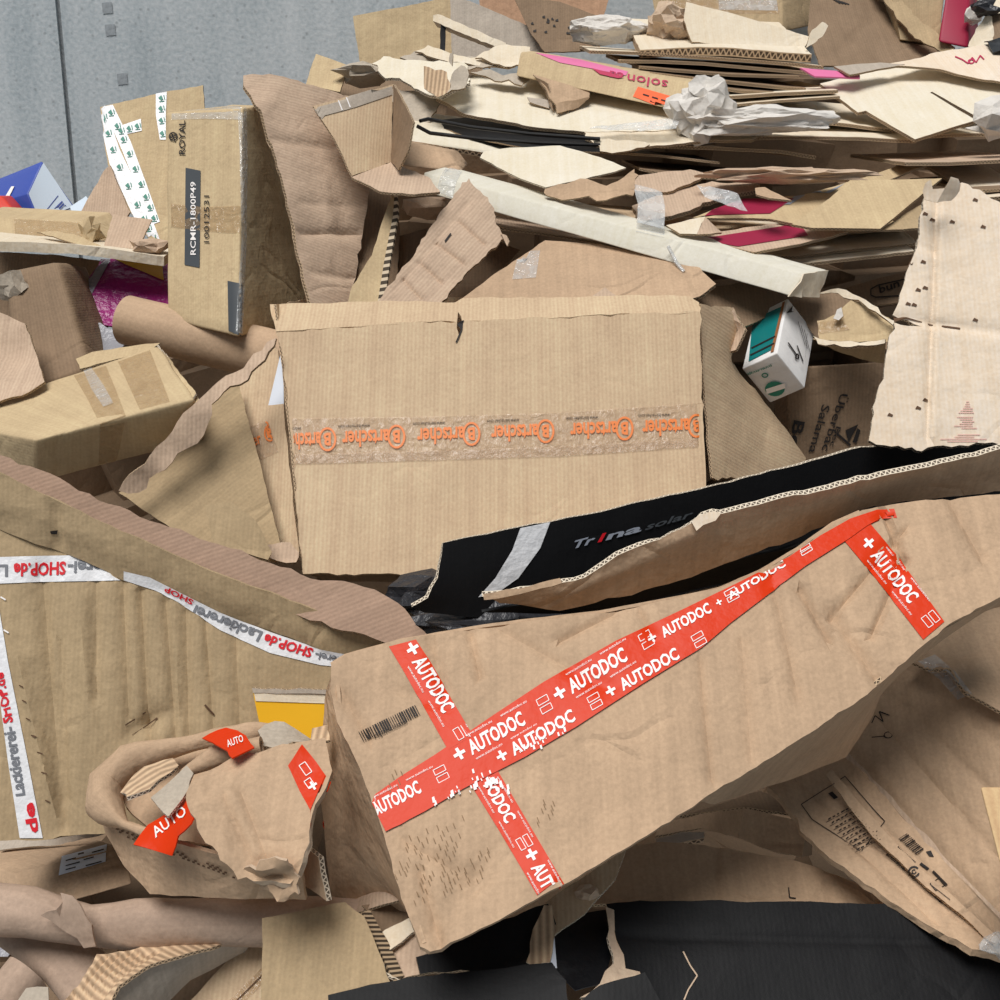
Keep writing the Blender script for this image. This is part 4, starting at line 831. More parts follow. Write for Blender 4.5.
sheet('top_flap', [(868, -20, 3.66), (884, -20, 3.66), (920, 20, 3.5), (955, 47, 3.38), (948, 54, 3.38), (915, 38, 3.46)], mat='kraft_olive', parent=db, torn=.004)
pr = Print(db.children[0], .002); [pr.line((832 + i * 3, -1 + i), (840 + i * 3, 4 + i * .3), .9) for i in range(4)]; pr.done('hatch_print', 'black_ink', db)
carton('tan_box', [(886, -30, 3.62), (946, -30, 3.62), (940, 44, 3.52), (900, 40, 3.52)], back=(.03, .25, 0), mat='kraft_olive', wr=.006, label='tan box standing left of the crimson box at the top right', cat='carton')
cb = carton('crimson_box', [(946, -6, 3.42), (970, -4, 3.42), (968, 48, 3.36), (938, 42, 3.38)], bq=[(952, -10, 3.6), (978, -8, 3.6), (978, 46, 3.55), (945, 40, 3.55)], mat='crimson_deep', r=.01, wr=.003, label='crimson box at the top right corner', cat='box')
sheet('torn_board', [(968, 46, 3.3), (972, 36, 3.3), (986, 16, 3.32), (992, 20, 3.3), (994, 44, 3.26), (980, 48, 3.26)], mat='cream', edge='edge_pale', torn=.005, crump=.02, cf=20, label='torn pale fluted scrap right of the crimson box', cat='cardboard')
crumple('paper_scrap', (974, 14, 3.36), (.022, .02, .03), 'paper', amp=.5, seed=31, label='small white paper scrap right of the crimson box', cat='paper')
sheet('shaded_board', [(990, 14, 3.32), (1040, 8, 3.3), (1040, 50, 3.2), (994, 48, 3.25)], mat='kraft_dark', label='dark brown board at the right edge below the corner', cat='cardboard')
sheet('corner_board', [(972, -10, 3.5), (1040, -10, 3.5), (1040, 12, 3.4), (985, 14, 3.4)], mat='cream', label='pale board in the top right corner', cat='cardboard')
crumple('black_film', (985, 8, 3.3), (.045, .03, .022), 'dark_plastic', amp=.5, seed=9, label='black film scrap in the top right corner', cat='plastic film')
sheet('black_film', [(985, 38, 3.2), (1040, 30, 3.2), (1040, 60, 3.12), (992, 56, 3.14)], mat='black_plastic', edge=None, t=.002, crump=.03, cf=14, label='black film lying along the right edge above the cream sheets', cat='plastic film')

# ================================================================ loose boards of the stack
S = 'flattened boards in the layered stack'
def tp_(px, py, a=24, d=None, side=0): return (px, py, d or stk(py), side, -math.sin(math.radians(a)), math.cos(math.radians(a)))
n_ = dict(cat='cardboard', group=S)
# top cream flap with open flutes below
sheet('cream_flap', [(686, 2), (740, 16), (809, 36), (804, 51), (740, 46), (692, 42), (684, 20)], (740, 46, 3.22, .1, -.75, .66), mat='cream', t=.006, label='cream flap with slanting top edge above the fluted edge', **n_)
sheet('torn_flap', [(806, 48), (812, 30), (822, 22), (828, 26), (824, 34), (816, 42)], (815, 40, 3.2, .3, -.8, .5), mat='cream', t=.004, torn=.003, label='torn corner curling at the right end of the cream flap', **n_)
slab('fluted_board', [(640, 50), (700, 47), (760, 50), (812, 54)], d=3.16, t=.022, edge='edge_wide', mat='cream', label='thick double board with open flutes under the top cream flap', **n_)
sl = [
 ([(590, 50), (648, 52), (700, 56), (760, 60), (824, 66)], 3.13, .012, 'cream', 'ragged board below the thick fluted board'),
 ([(620, 60), (660, 60), (700, 62), (770, 68), (840, 74)], 3.11, .012, 'kraft', 'tan board reaching furthest right below the fluted board'),
 ([(640, 66), (670, 69), (730, 74), (800, 76)], 3.08, .010, 'kraft_dark', 'dark board below the ragged boards near the top'),
 ([(650, 72), (700, 78), (760, 84), (806, 88)], 3.05, .012, 'kraft_dark', 'brown board end above the crumpled paper, upper one'),
 ([(680, 82), (740, 90), (804, 94)], 3.02, .010, 'kraft_dark', 'brown board end above the crumpled paper, lower one'),
 ([(730, 96), (770, 93), (838, 90)], 2.99, .012, 'cream', 'pale board edge right of the crumpled paper, upper one'),
 ([(735, 104), (780, 100), (840, 96)], 2.97, .009, 'cream', 'pale board edge right of the crumpled paper, lower one'),
 ([(740, 118), (790, 118), (850, 124), (896, 130)], 2.93, .012, 'cream', 'cream board with fluted edge behind the flattened paper'),
 ([(735, 137), (790, 136), (860, 137), (916, 140)], 2.86, .012, 'cream', 'long board under the flattened white paper'),
 ([(905, 136), (950, 134), (1040, 132)], 2.9, .012, 'cream', 'board edge under the big cream sheet at right'),
 ([(660, 145), (720, 147), (780, 150), (816, 156)], 2.84, .012, 'kraft_dark', 'dark fluted board below the long pale boards'),
 ([(590, 150), (660, 155), (720, 162)], 2.83, .008, 'greyboard', 'grey board below the hanging torn flap'),
 ([(905, 162), (950, 162), (1040, 158)], 2.74, .012, 'kraft_pink', 'pinkish board above the olive flap at right'),
 ([(975, 190), (1040, 186)], 2.68, .010, 'kraft_dark', 'board edge at right above the bright sheet, upper one'),
 ([(980, 198), (1040, 194)], 2.66, .010, 'cream', 'board edge at right above the bright sheet, lower one'),
 ([(640, 168), (680, 176), (740, 178), (800, 180)], 2.78, .008, 'kraft_dark', 'shaded board behind the crumpled brown roll'),
 ([(600, 212), (650, 225), (740, 236), (830, 232)], 2.60, .008, 'kraft', 'tan board between the two crimson printed boards'),
 ([(800, 232), (860, 231), (920, 226)], 2.58, .007, 'kraft_olive', 'olive board edge right of the lower crimson board'),
 ([(720, 258), (790, 256), (860, 248), (918, 243)], 2.56, .009, 'cream', 'wide pale board above the white profile end, upper one'),
 ([(740, 268), (800, 264), (860, 257), (914, 251)], 2.53, .010, 'cream', 'wide pale board above the white profile end, lower one'),
 ([(405, 140), (430, 144), (480, 152), (530, 160), (560, 160)], 2.78, .016, 'cream_pale', 'pale board with open flutes below the black straps'),
 ([(490, 226), (540, 232), (600, 242), (650, 252)], 2.56, .009, 'kraft_pink', 'pinkish fluted board directly under the white profile'),
]
for e, d, t, m, lab in sl:
    slab('flattened_board', e, d=d, t=t * .7, mat=m, edge='edge_wide' if t > .015 else 'edge', torn=.002, label=lab, a=(12 if m in ('cream', 'cream_pale') and e[0][1] > 110 else 8 if e[0][1] < 130 else 4 if e[0][1] < 200 else 2), wr=.0008, **n_)
# upper left torn scraps
ts = sheet('torn_board', [(372, 64), (384, 58), (405, 62), (440, 62), (468, 66), (470, 84), (442, 100), (430, 95), (418, 88), (400, 80), (385, 76)], (430, 96, 3.0, -.15, -.5, .85), mat='cream_pale', edge='edge_pale', t=.008, torn=.005, crump=.015, cf=12, label='ragged pale torn board at the top left of the stack', **n_)
sheet('bare_flutes', [(424, 66, 2.96), (447, 72, 2.95), (450, 90, 2.93), (437, 97, 2.93), (424, 88, 2.95)], mat='rib_strong', edge='edge_pale', t=.004, wr=.002, torn=.003, parent=ts, uvang=.1)
sheet('torn_curl', [(447, 94, 2.93), (452, 80, 2.95), (460, 62, 2.97), (468, 72, 2.95), (464, 88, 2.92)], mat='paper_grey', t=.004, torn=.004, crump=.02, cf=22, parent=ts)
sheet('torn_curl', [(449, 62, 2.96), (450, 54, 2.96), (453, 52, 2.96), (452, 66, 2.95)], mat='paper_grey', t=.003, parent=ts)
for i, (pts, m, lab) in enumerate([
    ([(400, 58), (425, 50), (455, 54), (500, 62), (520, 58), (515, 70), (470, 70), (430, 64)], 'paper_grey', 'grey torn scrap lying on the ragged pale board'),
    ([(415, 52), (428, 47), (470, 58), (500, 56), (490, 66), (450, 62)], 'cream', 'pale torn strip pointing right of the dark prop'),
    ([(475, 58), (500, 46), (530, 48), (535, 60), (505, 66)], 'cream', 'cream scrap at the foot of the cream lath'),
    ([(470, 68), (490, 66), (530, 74), (522, 82), (495, 76)], 'paper_grey', 'grey scrap right of the ragged pale board')]):
    sheet('torn_scrap', pts, tp_(460, 60, 30, 3.2 - i * .02), mat=m, t=.004, torn=.005, crump=.02, cf=14, label=lab, cat='cardboard')
crumple('crumpled_paper', (362, 73, 3.2), (.075, .06, .03), 'paper_grey', amp=.45, seed=11, fr=2.6, label='grey crumpled paper behind the open carton', cat='paper')
sheet('small_board', [(306, 84, 3.2), (316, 54, 3.26), (348, 66, 3.25), (340, 92, 3.16)], mat='kraft_yellow', label='small tan board behind the wavy leaning board', cat='cardboard')
sheet('torn_scrap', [(388, 84, 3.12), (420, 92, 3.1), (440, 104, 3.08), (430, 122, 3.04), (400, 126, 3.04)], mat='paper_grey', t=.006, torn=.005, crump=.03, cf=12, label='grey torn scrap wedged right of the open carton', cat='cardboard')
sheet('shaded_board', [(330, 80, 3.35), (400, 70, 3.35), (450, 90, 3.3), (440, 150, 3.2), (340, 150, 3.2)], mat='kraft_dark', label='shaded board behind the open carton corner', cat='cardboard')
# main cream sheet
sheet('cream_sheet', [(436, 98), (472, 75), (520, 76), (580, 84), (660, 98), (740, 110), (748, 126), (660, 130), (588, 132), (530, 126), (466, 114)], tp_(560, 130, 24, 2.88), mat='cream_pale', edge='edge', t=.008, torn=.003, label='big cream sheet carrying the printed box and the paper cup fold', **n_)
sheet('cream_sheet', [(582, 131), (620, 126), (680, 122), (748, 122), (766, 132), (752, 140), (690, 142), (650, 146), (612, 152), (600, 150), (590, 140)], tp_(640, 145, 22, 2.80), mat='cream', t=.006, torn=.004, label='cream sheet with hanging torn flap under the crumpled paper', **n_)
sheet('hanging_flap', [(593, 138, 2.79), (640, 141, 2.78), (650, 144, 2.775), (618, 152, 2.76), (600, 151, 2.765)], mat='cream', t=.004, torn=.004, parent=bpy.data.objects['cream_sheet.001'])
sheet('plastic_scrap', [(590, 126), (620, 121), (680, 119), (676, 129), (640, 132)], tp_(630, 130, 26, 2.80), mat='clear_tape', edge=None, t=.001, crump=.01, cf=20, label='shiny clear film scrap left of the crumpled paper', cat='plastic film')
# printed box (coloured script) on the cream sheet
sp_ = carton('printed_box', [(521, 52, 3.10), (698, 84, 2.95), (690, 114, 2.90), (516, 76, 3.06)], bq=[(530, 50, 3.22), (702, 80, 3.07), (700, 104, 3.0), (526, 72, 3.15)], mat='kraft_yellow', r=.008, wr=.003, cell=.02, label='long flat box with pink top print and orange label', cat='box')
strip('pink_print', sp_, [(535, 53), (580, 60), (628, 72)], [(560, 63), (592, 69), (626, 76)], 'pink', parent=sp_, nu=6)
pr = Print(sp_); pr.text('solon', (668, 81.5), (628, 74.5), (-1.5, 9.5), .004); pr.poly([(592, 69), (612, 74), (624, 78), (618, 79), (600, 75)]); pr.text('ed', (624, 74), (610, 71.5), (-1, 6), .02); pr.done('script', 'crimson_ink', sp_)
ol = strip('orange_label', sp_, [(638, 87), (679, 99)], [(633, 97), (676, 113)], 'orange_label', parent=sp_, nu=6)
pr = Print(ol, .0012); [pr.line((643 + k * 9, 94.5 + k * 2.7), (649 + k * 9, 96.3 + k * 2.7), 1.3) for k in range(4)]; pr.line((650, 101), (668, 106.5), .7); pr.done('lettering', 'black_ink', ol)
# folded paper cup
fc = thing('folded_scrap', 'folded tan cardboard scrap standing on the cream sheet', 'cardboard', P(560, 114, 3.020))
sheet('front_fold', [(533, 75, 3.020), (548, 84, 2.980), (553, 112, 2.950), (550, 106, 2.960), (545, 92, 3.000)], mat='kraft_dark', t=.003, parent=fc)
sheet('side_fold', [(533, 75, 3.040), (590, 91, 3.000), (589, 98, 2.990), (556, 105, 2.950), (549, 97, 2.960), (546, 88, 2.980)], mat='kraft_warm', t=.004, parent=fc)
sheet('base_fold', [(556, 103, 2.950), (590, 97, 2.990), (578, 108, 2.980), (557, 113, 2.940)], mat='kraft_warm', t=.004, parent=fc)
sheet('inner_fold', [(527, 97, 3.020), (548, 100, 2.990), (549, 108, 2.980), (530, 102, 3.000)], mat='greyboard', t=.003, parent=fc)
# crumpled papers
crumple('crumpled_paper', (703, 112, 2.84), (.078, .05, .075), 'paper', amp=.55, seed=21, fr=2.0, sub=5, label='upright ball of crumpled white paper on the stack', cat='paper')
crumple('crumpled_paper', (764, 122, 2.80), (.165, .07, .032), 'paper', amp=.5, seed=22, fr=3.0, sub=5, label='flattened crumpled white paper right of the paper ball', cat='paper')
crumple('crumpled_paper', (608, 30, 3.35), (.105, .06, .038), 'paper', amp=.4, seed=23, fr=1.8, sub=5, label='crumpled white paper at the top below the wall', cat='paper')
crumple('crumpled_paper', (672, 24, 3.3), (.065, .05, .055), 'paper_tan', amp=.5, seed=24, fr=1.9, sub=5, label='crumpled tan paper left of the top cream flap', cat='paper')
crumple('crumpled_paper', (1000, 118, 2.78), (.06, .05, .05), 'paper', amp=.5, seed=25, label='crumpled white paper at the right edge on the cream sheets', cat='paper')
sheet('paper_flap', [(965, 128), (985, 124), (1030, 124), (1030, 140), (990, 134)], tp_(990, 134, 30, 2.8), mat='paper', edge=None, t=.002, wr=.006, label='white paper tongue under the right edge paper', cat='paper')
# big cream sheets right
ps = sheet('cream_sheet', [(880, 66), (930, 54), (985, 44), (1040, 42), (1040, 84), (985, 78), (940, 68)], tp_(960, 84, 24, 2.96), mat='cream_pink', t=.006, wr=.006, label='pinkish white sheet with pink script at the right edge', **n_)
pr = Print(ps, .002); pr.path([(955, 57), (962, 60), (968, 64), (972, 58), (976, 63), (980, 56), (984, 60)], 1.2); pr.ring((971, 62), 3, 2, 1.2, n=8); pr.done('script', 'crimson_ink', ps)
sheet('cream_sheet', [(820, 84), (860, 74), (905, 64), (948, 57), (985, 72), (1040, 74), (1040, 100), (985, 118), (978, 117), (932, 92), (930, 93), (976, 120), (915, 139), (890, 125), (866, 110), (858, 112)], tp_(915, 138, 25, 2.80, -.03), mat='cream_pale', edge='edge', t=.008, wr=.002, torn=.0005, cell=.018, label='large smooth cream die-cut sheet at the right of the stack', **n_)
sheet('pink_sliver', [(800, 68, 3.06), (824, 70, 3.05), (860, 73, 3.05), (860, 78, 3.02), (815, 76, 3.02)], mat='pink', edge=None, t=.004, label='thin pink sheet end left of the die-cut sheet', cat='cardboard')
sheet('cream_flap', [(834, 66), (880, 62), (905, 64), (850, 74)], tp_(860, 74, 22, 3.0), mat='greyboard', t=.005, label='grey curved board edge behind the die-cut sheet', **n_)
# straps
for k, (pts, lab) in enumerate((([(420, 121), (428, 119), (470, 127), (530, 134), (600, 139)], 'upper black strap looped on the fluted board'), ([(417, 126), (430, 133), (480, 139), (540, 143), (600, 145)], 'lower black strap looped on the fluted board'))):
    tube('strap', [(x, y, 2.72 + i * .015) for i, (x, y) in enumerate(pts)], .0045, mat='strap', wall=.0015, wr=0, seg=8, label=lab, cat='strap')
sheet('black_sleeve', [(425, 121), (470, 116), (600, 134), (600, 152), (540, 150), (470, 138)], tp_(520, 150, 14, 2.76), mat='black_card', t=.003, label='black plastic sleeve under the straps', cat='plastic')
carton('folded_flap', [(406, 143, 2.70), (446, 150, 2.68), (462, 172, 2.64), (395, 166, 2.64)], bq=[(410, 140, 2.8), (460, 150, 2.78), (470, 165, 2.74), (400, 160, 2.74)], mat='kraft_warm', r=.012, wr=.004, label='rounded tan fold under the pale fluted board', cat='cardboard')
sheet('envelope_flap', [(480, 158), (484, 152), (510, 148), (560, 146), (600, 158), (626, 168), (615, 172), (546, 188), (520, 178)], tp_(546, 188, 28, 2.56), mat='cream_pale', edge='edge_pale', t=.004, torn=.001, label='smooth cream envelope-like flap pointing left', **n_)
ef = bpy.data.objects['envelope_flap']
sheet('lower_fold', [(545, 187, 2.55), (580, 182, 2.57), (606, 190, 2.56), (634, 172, 2.58), (638, 178, 2.57), (633, 198, 2.54), (605, 206, 2.52), (570, 200, 2.53), (547, 194, 2.54)], mat='kraft_warm', t=.003, torn=.004, crump=.02, cf=16, parent=ef)
# long white profile
wp_ = carton('long_tray', [(423, 172, 2.58), (804, 274, 2.38), (790, 296, 2.37), (424, 192, 2.57)], bq=[(448, 166, 2.66), (828, 270, 2.45), (817, 297, 2.44), (448, 186, 2.65)], mat='tray_white', r=.004, wr=.0015, cell=.02, label='long off white cardboard profile slanting across the stack', cat='profile')
strip('clear_tape', wp_, [(446, 166), (440, 178), (436, 195)], [(462, 172), (456, 184), (452, 202)], 'clear_tape', parent=wp_, nu=5)
sheet('crushed_end', [(804, 274, 2.37), (827, 270, 2.44), (817, 297, 2.43), (790, 297, 2.36)], mat='cream', edge='cream', t=.003, crump=.012, cf=24, parent=wp_)
strip('clear_tape', wp_, [(637, 217), (636, 232)], [(665, 222), (664, 238)], 'clear_tape', parent=wp_, nu=4)
sheet('clear_tape', [(632, 184, 2.56), (662, 192, 2.56), (665, 206, 2.5), (664, 228, 2.46), (638, 222, 2.46), (638, 204, 2.5)], mat='clear_tape', edge=None, t=.001, wr=.004, label='clear tape strip hanging over the white profile', cat='tape')
sheet('clear_tape', [(697, 182, 2.6), (710, 182, 2.6), (722, 186, 2.58), (738, 192, 2.57), (748, 209, 2.54), (728, 204, 2.54), (716, 196, 2.56), (706, 190, 2.58)], mat='clear_tape', edge=None, t=.001, crump=.015, cf=20, label='crinkled clear tape scrap above the upper crimson board', cat='tape')
# right middle boards
sheet('brown_board', [(630, 176), (690, 169), (708, 174), (690, 184), (666, 192), (632, 190)], tp_(660, 190, 24, 2.68), mat='kraft_pink', t=.006, torn=.003, label='pinkish board left of the crumpled brown roll', **n_)
sheet('brown_board', [(632, 206), (665, 192), (712, 181), (760, 184), (756, 190), (715, 199), (672, 216), (640, 222)], tp_(670, 215, 22, 2.58), mat='kraft_pink', t=.010, torn=.004, label='pinkish board behind the hanging clear tape', **n_)
crumple('crumpled_roll', (785, 175, 2.66), (.19, .05, .018), 'kraft_pink', amp=.4, seed=41, fr=3, sub=5, label='long crumpled brown cardboard roll in the stack', cat='cardboard')
sheet('crimson_board', [(693, 217), (742, 198), (800, 196), (880, 172), (920, 158), (928, 164), (880, 184), (795, 224), (770, 219)], tp_(770, 218, 20, 2.58), mat='kraft_yellow', t=.006, label='tan board with crimson print, upper of two', **n_)
cs = bpy.data.objects['crimson_board']
strip('crimson_print', cs, [(696, 216), (744, 199)], [(770, 214), (794, 199)], 'crimson', parent=cs, nu=6)
strip('blue_print', cs, [(782, 193), (800, 185)], [(820, 191), (836, 180)], 'print_grey', parent=cs, nu=4)
sheet('bent_tab', [(755, 188, 2.52), (765, 187, 2.52), (792, 200, 2.48), (770, 198, 2.47), (756, 194, 2.5)], mat='kraft_warm', t=.004, label='small bent tan tab on the upper crimson board', cat='cardboard')
sheet('olive_flap', [(792, 224), (830, 198), (850, 180), (942, 178), (910, 204), (880, 229), (812, 228)], tp_(870, 229, 30, 2.48), mat='kraft_yellow', t=.006, wr=.002, torn=.0005, label='smooth olive tan flap in the middle of the stack', **n_)
sheet('tan_flap', [(880, 230), (905, 214), (925, 202), (935, 215), (925, 228)], tp_(900, 230, 26, 2.50), mat='kraft_olive', t=.005, label='small tan flap between the olive flap and the bright sheet', **n_)
sheet('crimson_board', [(690, 240), (720, 231), (800, 222), (812, 228), (848, 232), (800, 244), (755, 252), (735, 248)], tp_(750, 250, 20, 2.46), mat='kraft_pink', t=.006, torn=.003, label='tan board with crimson print, lower of two', **n_)
strip('crimson_print', bpy.data.objects['crimson_board.001'], [(696, 240), (800, 224)], [(738, 247), (808, 236)], 'crimson', parent=bpy.data.objects['crimson_board.001'], nu=8)
vf = thing('bent_strip', 'small cream strip folded into a ridge behind the white profile', 'cardboard', P(690, 235, 2.5))
sheet('left_side', [(666, 226, 2.5), (705, 217, 2.52), (697, 234, 2.46), (680, 234, 2.46)], mat='cream', t=.004, parent=vf)
sheet('right_side', [(705, 217, 2.52), (722, 233, 2.5), (716, 233, 2.47), (697, 234, 2.46)], mat='kraft_pink', t=.004, parent=vf)
# sheets below the profile, above the centre carton
wb = sheet('wide_board', [(452, 306), (500, 270), (545, 240), (600, 244), (700, 268), (716, 284), (700, 296), (640, 308), (560, 308)], (600, 302, 2.36, -.05, -.55, .83), mat='kraft_warm', edge='edge_wide', t=.009, label='wide smooth tan board between white profile and centre carton', **n_)
strip('clear_tape', wb, [(522, 240), (512, 280)], [(542, 238), (536, 278)], 'clear_tape', parent=wb, nu=6)
sheet('bent_tab', [(586, 300, 2.32), (605, 287, 2.34), (622, 300, 2.31)], mat='kraft_pink', t=.004, label='small bent tab rising behind the centre carton', cat='cardboard')
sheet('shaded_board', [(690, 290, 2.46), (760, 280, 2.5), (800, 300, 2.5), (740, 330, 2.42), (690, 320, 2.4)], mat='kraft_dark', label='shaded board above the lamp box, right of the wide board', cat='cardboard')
tube('clear_strap', [(668, 246, 2.42), (676, 262, 2.42), (684, 272, 2.41)], .004, mat='clear_tape', wall=.001, wr=0, seg=6, label='clear tape tail hanging under the white profile', cat='tape')
# ================================================================ lower left
cx = thing('crushed_carton', 'crushed kraft carton with torn red tape below the white-tape carton', 'carton', P(220, 890, 1.75))
cl = sheet('lower_wall', [(96, 800, 1.740), (110, 818, 1.670), (160, 838, 1.620), (230, 858, 1.580), (300, 868, 1.560), (306, 900, 1.600), (240, 898, 1.630), (150, 894, 1.670), (124, 866, 1.700), (105, 835, 1.730)], mat='kraft_warm', edge='kraft_warm', parent=cx, wr=.004, t=.006)
tube('rolled_rim', [(170, 842, 1.620), (125, 825, 1.650), (104, 803, 1.690), (106, 782, 1.720), (130, 761, 1.740), (170, 747, 1.750), (215, 737, 1.760), (290, 731, 1.760)], [.010, .018, .024, .026, .025, .021, .018, .014], mat='kraft_warm', squash=1.2, wr=.014, seg=40, parent=cx, step=.015)
tube('rolled_rim', [(180, 775, 1.680), (215, 757, 1.690), (262, 747, 1.690)], [.006, .016, .010], mat='kraft_warm', wr=.006, parent=cx, step=.015)
sheet('inner_floor', [(116, 786, 1.760), (140, 766, 1.780), (225, 742, 1.800), (285, 730, 1.800), (320, 750, 1.740), (240, 850, 1.660), (160, 836, 1.670), (126, 806, 1.710)], mat='kraft_warm', edge='kraft_warm', parent=cx, wr=.008)
lob = sheet('front_lobe', [(186, 792, 1.580), (196, 778, 1.600), (232, 757, 1.630), (275, 748, 1.640), (325, 738, 1.650), (332, 770, 1.610), (312, 812, 1.560), (302, 862, 1.520), (290, 884, 1.520), (262, 882, 1.530), (238, 880, 1.530), (220, 860, 1.535), (205, 842, 1.540), (190, 812, 1.560)], mat='kraft_warm', edge='paper_tan', parent=cx, wr=.007, wf=9, t=.010, cell=.014, torn=.003, creases=[((225, 800), (255, 868), .005, .006), ((240, 790), (268, 862), .005, .006), ((200, 790), (232, 862), -.005, .008), ((262, 862), (292, 872), .01, .012), ((196, 785), (300, 752), -.004, .012)])
sheet('crushed_fold', [(262, 856, 1.515), (288, 858, 1.510), (296, 884, 1.510), (300, 898, 1.540), (262, 890, 1.540), (240, 878, 1.530)], mat='kraft_warm', edge='paper_tan', parent=cx, crump=.03, cf=22, t=.004, torn=.004, cell=.01)
sheet('grey_liner', [(150, 796, 1.620), (178, 772, 1.650), (186, 764, 1.660), (193, 772, 1.650), (188, 788, 1.620), (168, 816, 1.580), (158, 806, 1.600)], mat='paper_grey', edge='edge_pale', t=.004, parent=cx, wr=.006)
sheet('bare_flutes', [(120, 792, 1.640), (145, 768, 1.670), (172, 756, 1.680), (178, 764, 1.670), (150, 790, 1.630), (128, 800, 1.620)], mat='rib_strong', edge='edge_pale', t=.006, parent=cx, crump=.012, cf=20, torn=.004, uvang=.9)
sheet('torn_scrap', [(258, 734, 1.740), (275, 722, 1.760), (305, 730, 1.750), (312, 742, 1.700), (285, 748, 1.680), (262, 745, 1.700)], mat='paper_grey', t=.005, parent=cx, crump=.02, cf=24, torn=.004)
sheet('bare_flutes', [(312, 728, 1.730), (328, 724, 1.740), (330, 740, 1.700), (310, 742, 1.700)], mat='rib_strong', t=.005, parent=cx)
for (pts, wd) in (([(136, 846, 1.590), (150, 826, 1.615), (186, 798, 1.630), (196, 806, 1.570), (190, 824, 1.560), (178, 836, 1.570), (172, 856, 1.570)], ((156, 838), (188, 814), (-5, -9))), ([(202, 738, 1.680), (218, 730, 1.685), (226, 728, 1.685), (246, 736, 1.665), (254, 746, 1.625), (232, 757, 1.600), (222, 748, 1.635)], ((228, 748), (244, 742), (-2, -7)))):
    tp = sheet('torn_red_tape', pts, mat='red_tape', edge='red_tape', t=.002, parent=cx, wr=.005, torn=.002)
    pr = Print(tp, .0015); pr.text('AUTO', wd[0], wd[1], wd[2], .012); pr.done('lettering', 'white_ink', tp)
tp = strip('red_tape', lob, [(302, 745), (316, 762), (330, 782)], [(288, 766), (300, 792), (316, 820)], 'red_tape', parent=cx)
pr = Print(tp, .0012); pr.plus((313, 786), (10, 16), r=4.5, w=2.4); pr.text('A', (315, 800), (319, 807), (8, -5), .02); pr.path([(299, 766), (306, 776), (312, 772), (305, 762)], .8, True); pr.path([(304, 782), (309, 789), (315, 785), (310, 778)], .8, True); pr.done('lettering', 'white_ink', tp)
strip('red_tape', bpy.data.objects['end_panel'], [(302, 826), (306, 835)], [(318, 816), (320, 828)], 'red_tape', parent=cx, nu=3)
pr = Print(cl, .002); rr = random.Random(4)
for r_ in range(3):
    for i in range(22):
        if rr.random() < .75: x = 112 + i * 5 + r_ * 8; y = 826 + i * 1.9 + r_ * 5; pr.line((x, y), (x + 2.6, y + 1), 1.7)
pr.done('dot_print', 'brown_ink', cx)
yc = sheet('yellow_board', [(253, 690, 1.83), (345, 692, 1.81), (345, 745, 1.80), (262, 738, 1.82)], mat='yellow_card', edge='edge_pale', t=.006, label='board printed yellow standing behind the crushed carton', cat='cardboard')
strip('white_band', yc, [(254, 691), (344, 693)], [(256, 701), (344, 704)], 'cream', parent=yc, nu=8)
sheet('grey_edge', [(252, 688, 1.825), (346, 690, 1.805), (346, 694, 1.805), (253, 693, 1.825)], mat='greyboard', t=.009, parent=yc, wr=.001)
lc = carton('labelled_carton', [(14, 874, 1.98), (124, 848, 1.96), (132, 884, 1.90), (30, 912, 1.90)], bq=[(-60, 850, 2.2), (92, 836, 2.2), (105, 868, 2.14), (-60, 890, 2.14)], mat='kraft_warm', label='low brown carton with white address label above the long tube', cat='carton')
lbl = strip('white_label', lc, [(62, 857), (107, 845)], [(59, 876), (106, 862)], 'white_paper', parent=lc, nu=6)
pr = Print(lbl, .0012)
for (x, y, w) in ((66, 861, 10), (66, 866, 14), (66, 870, 10), (84, 860, 10), (86, 866, 16), (92, 853, 12)): pr.line((x, y), (x + w, y - w * .27), 1.1)
pr.poly([(78, 854), (84, 852.5), (84, 858), (78, 859.5)]); pr.done('dark_print', 'black_ink', lbl)
sheet('dark_paper', [(0, 840, 2.15), (60, 838, 2.1), (100, 826, 2.05), (112, 832, 2.05), (60, 845, 2.1), (0, 850, 2.12)], mat='greyboard', edge=None, t=.003, wr=.004, label='grey paper edge under the white-tape carton', cat='paper')
tube('cardboard_tube', [(-60, 904, 1.72), (30, 912, 1.71), (85, 924, 1.70), (110, 926, 1.70), (200, 922, 1.72), (430, 922, 1.78)], [.037, .037, .036, .037, .034, .034], mat='tube_brown', wr=.004, dents=[((70, 905, 1.68), .05, .012), ((98, 935, 1.67), .04, .015)], label='long dented cardboard tube across the lower left', cat='tube')
sheet('peeled_paper', [(60, 893, 1.66), (72, 896, 1.655), (92, 925, 1.65), (96, 946, 1.66), (84, 948, 1.66), (66, 932, 1.655), (40, 916, 1.66), (56, 910, 1.65)], mat='tube_brown', edge=None, t=.003, wr=.004, torn=.004, parent=bpy.data.objects['cardboard_tube.001'])
tube('cardboard_tube', [(20, 925, 1.80), (70, 960, 1.75), (105, 1000, 1.7), (130, 1040, 1.66)], .045, squash=.7, mat='tube_brown', label='flattened tube slanting down under the long dented tube', cat='tube')
tube('cardboard_tube', [(28, 972, 1.70), (-5, 1010, 1.66), (-40, 1060, 1.6)], .034, mat='tube_brown', label='plain tube end in the bottom left corner', cat='tube')
sheet('paper_scrap', [(12, 1010, 1.6), (26, 988, 1.61), (48, 987, 1.61), (50, 1015, 1.59)], mat='paper_grey', edge=None, t=.002, wr=.005, label='pale paper scrap in the bottom left corner', cat='paper')
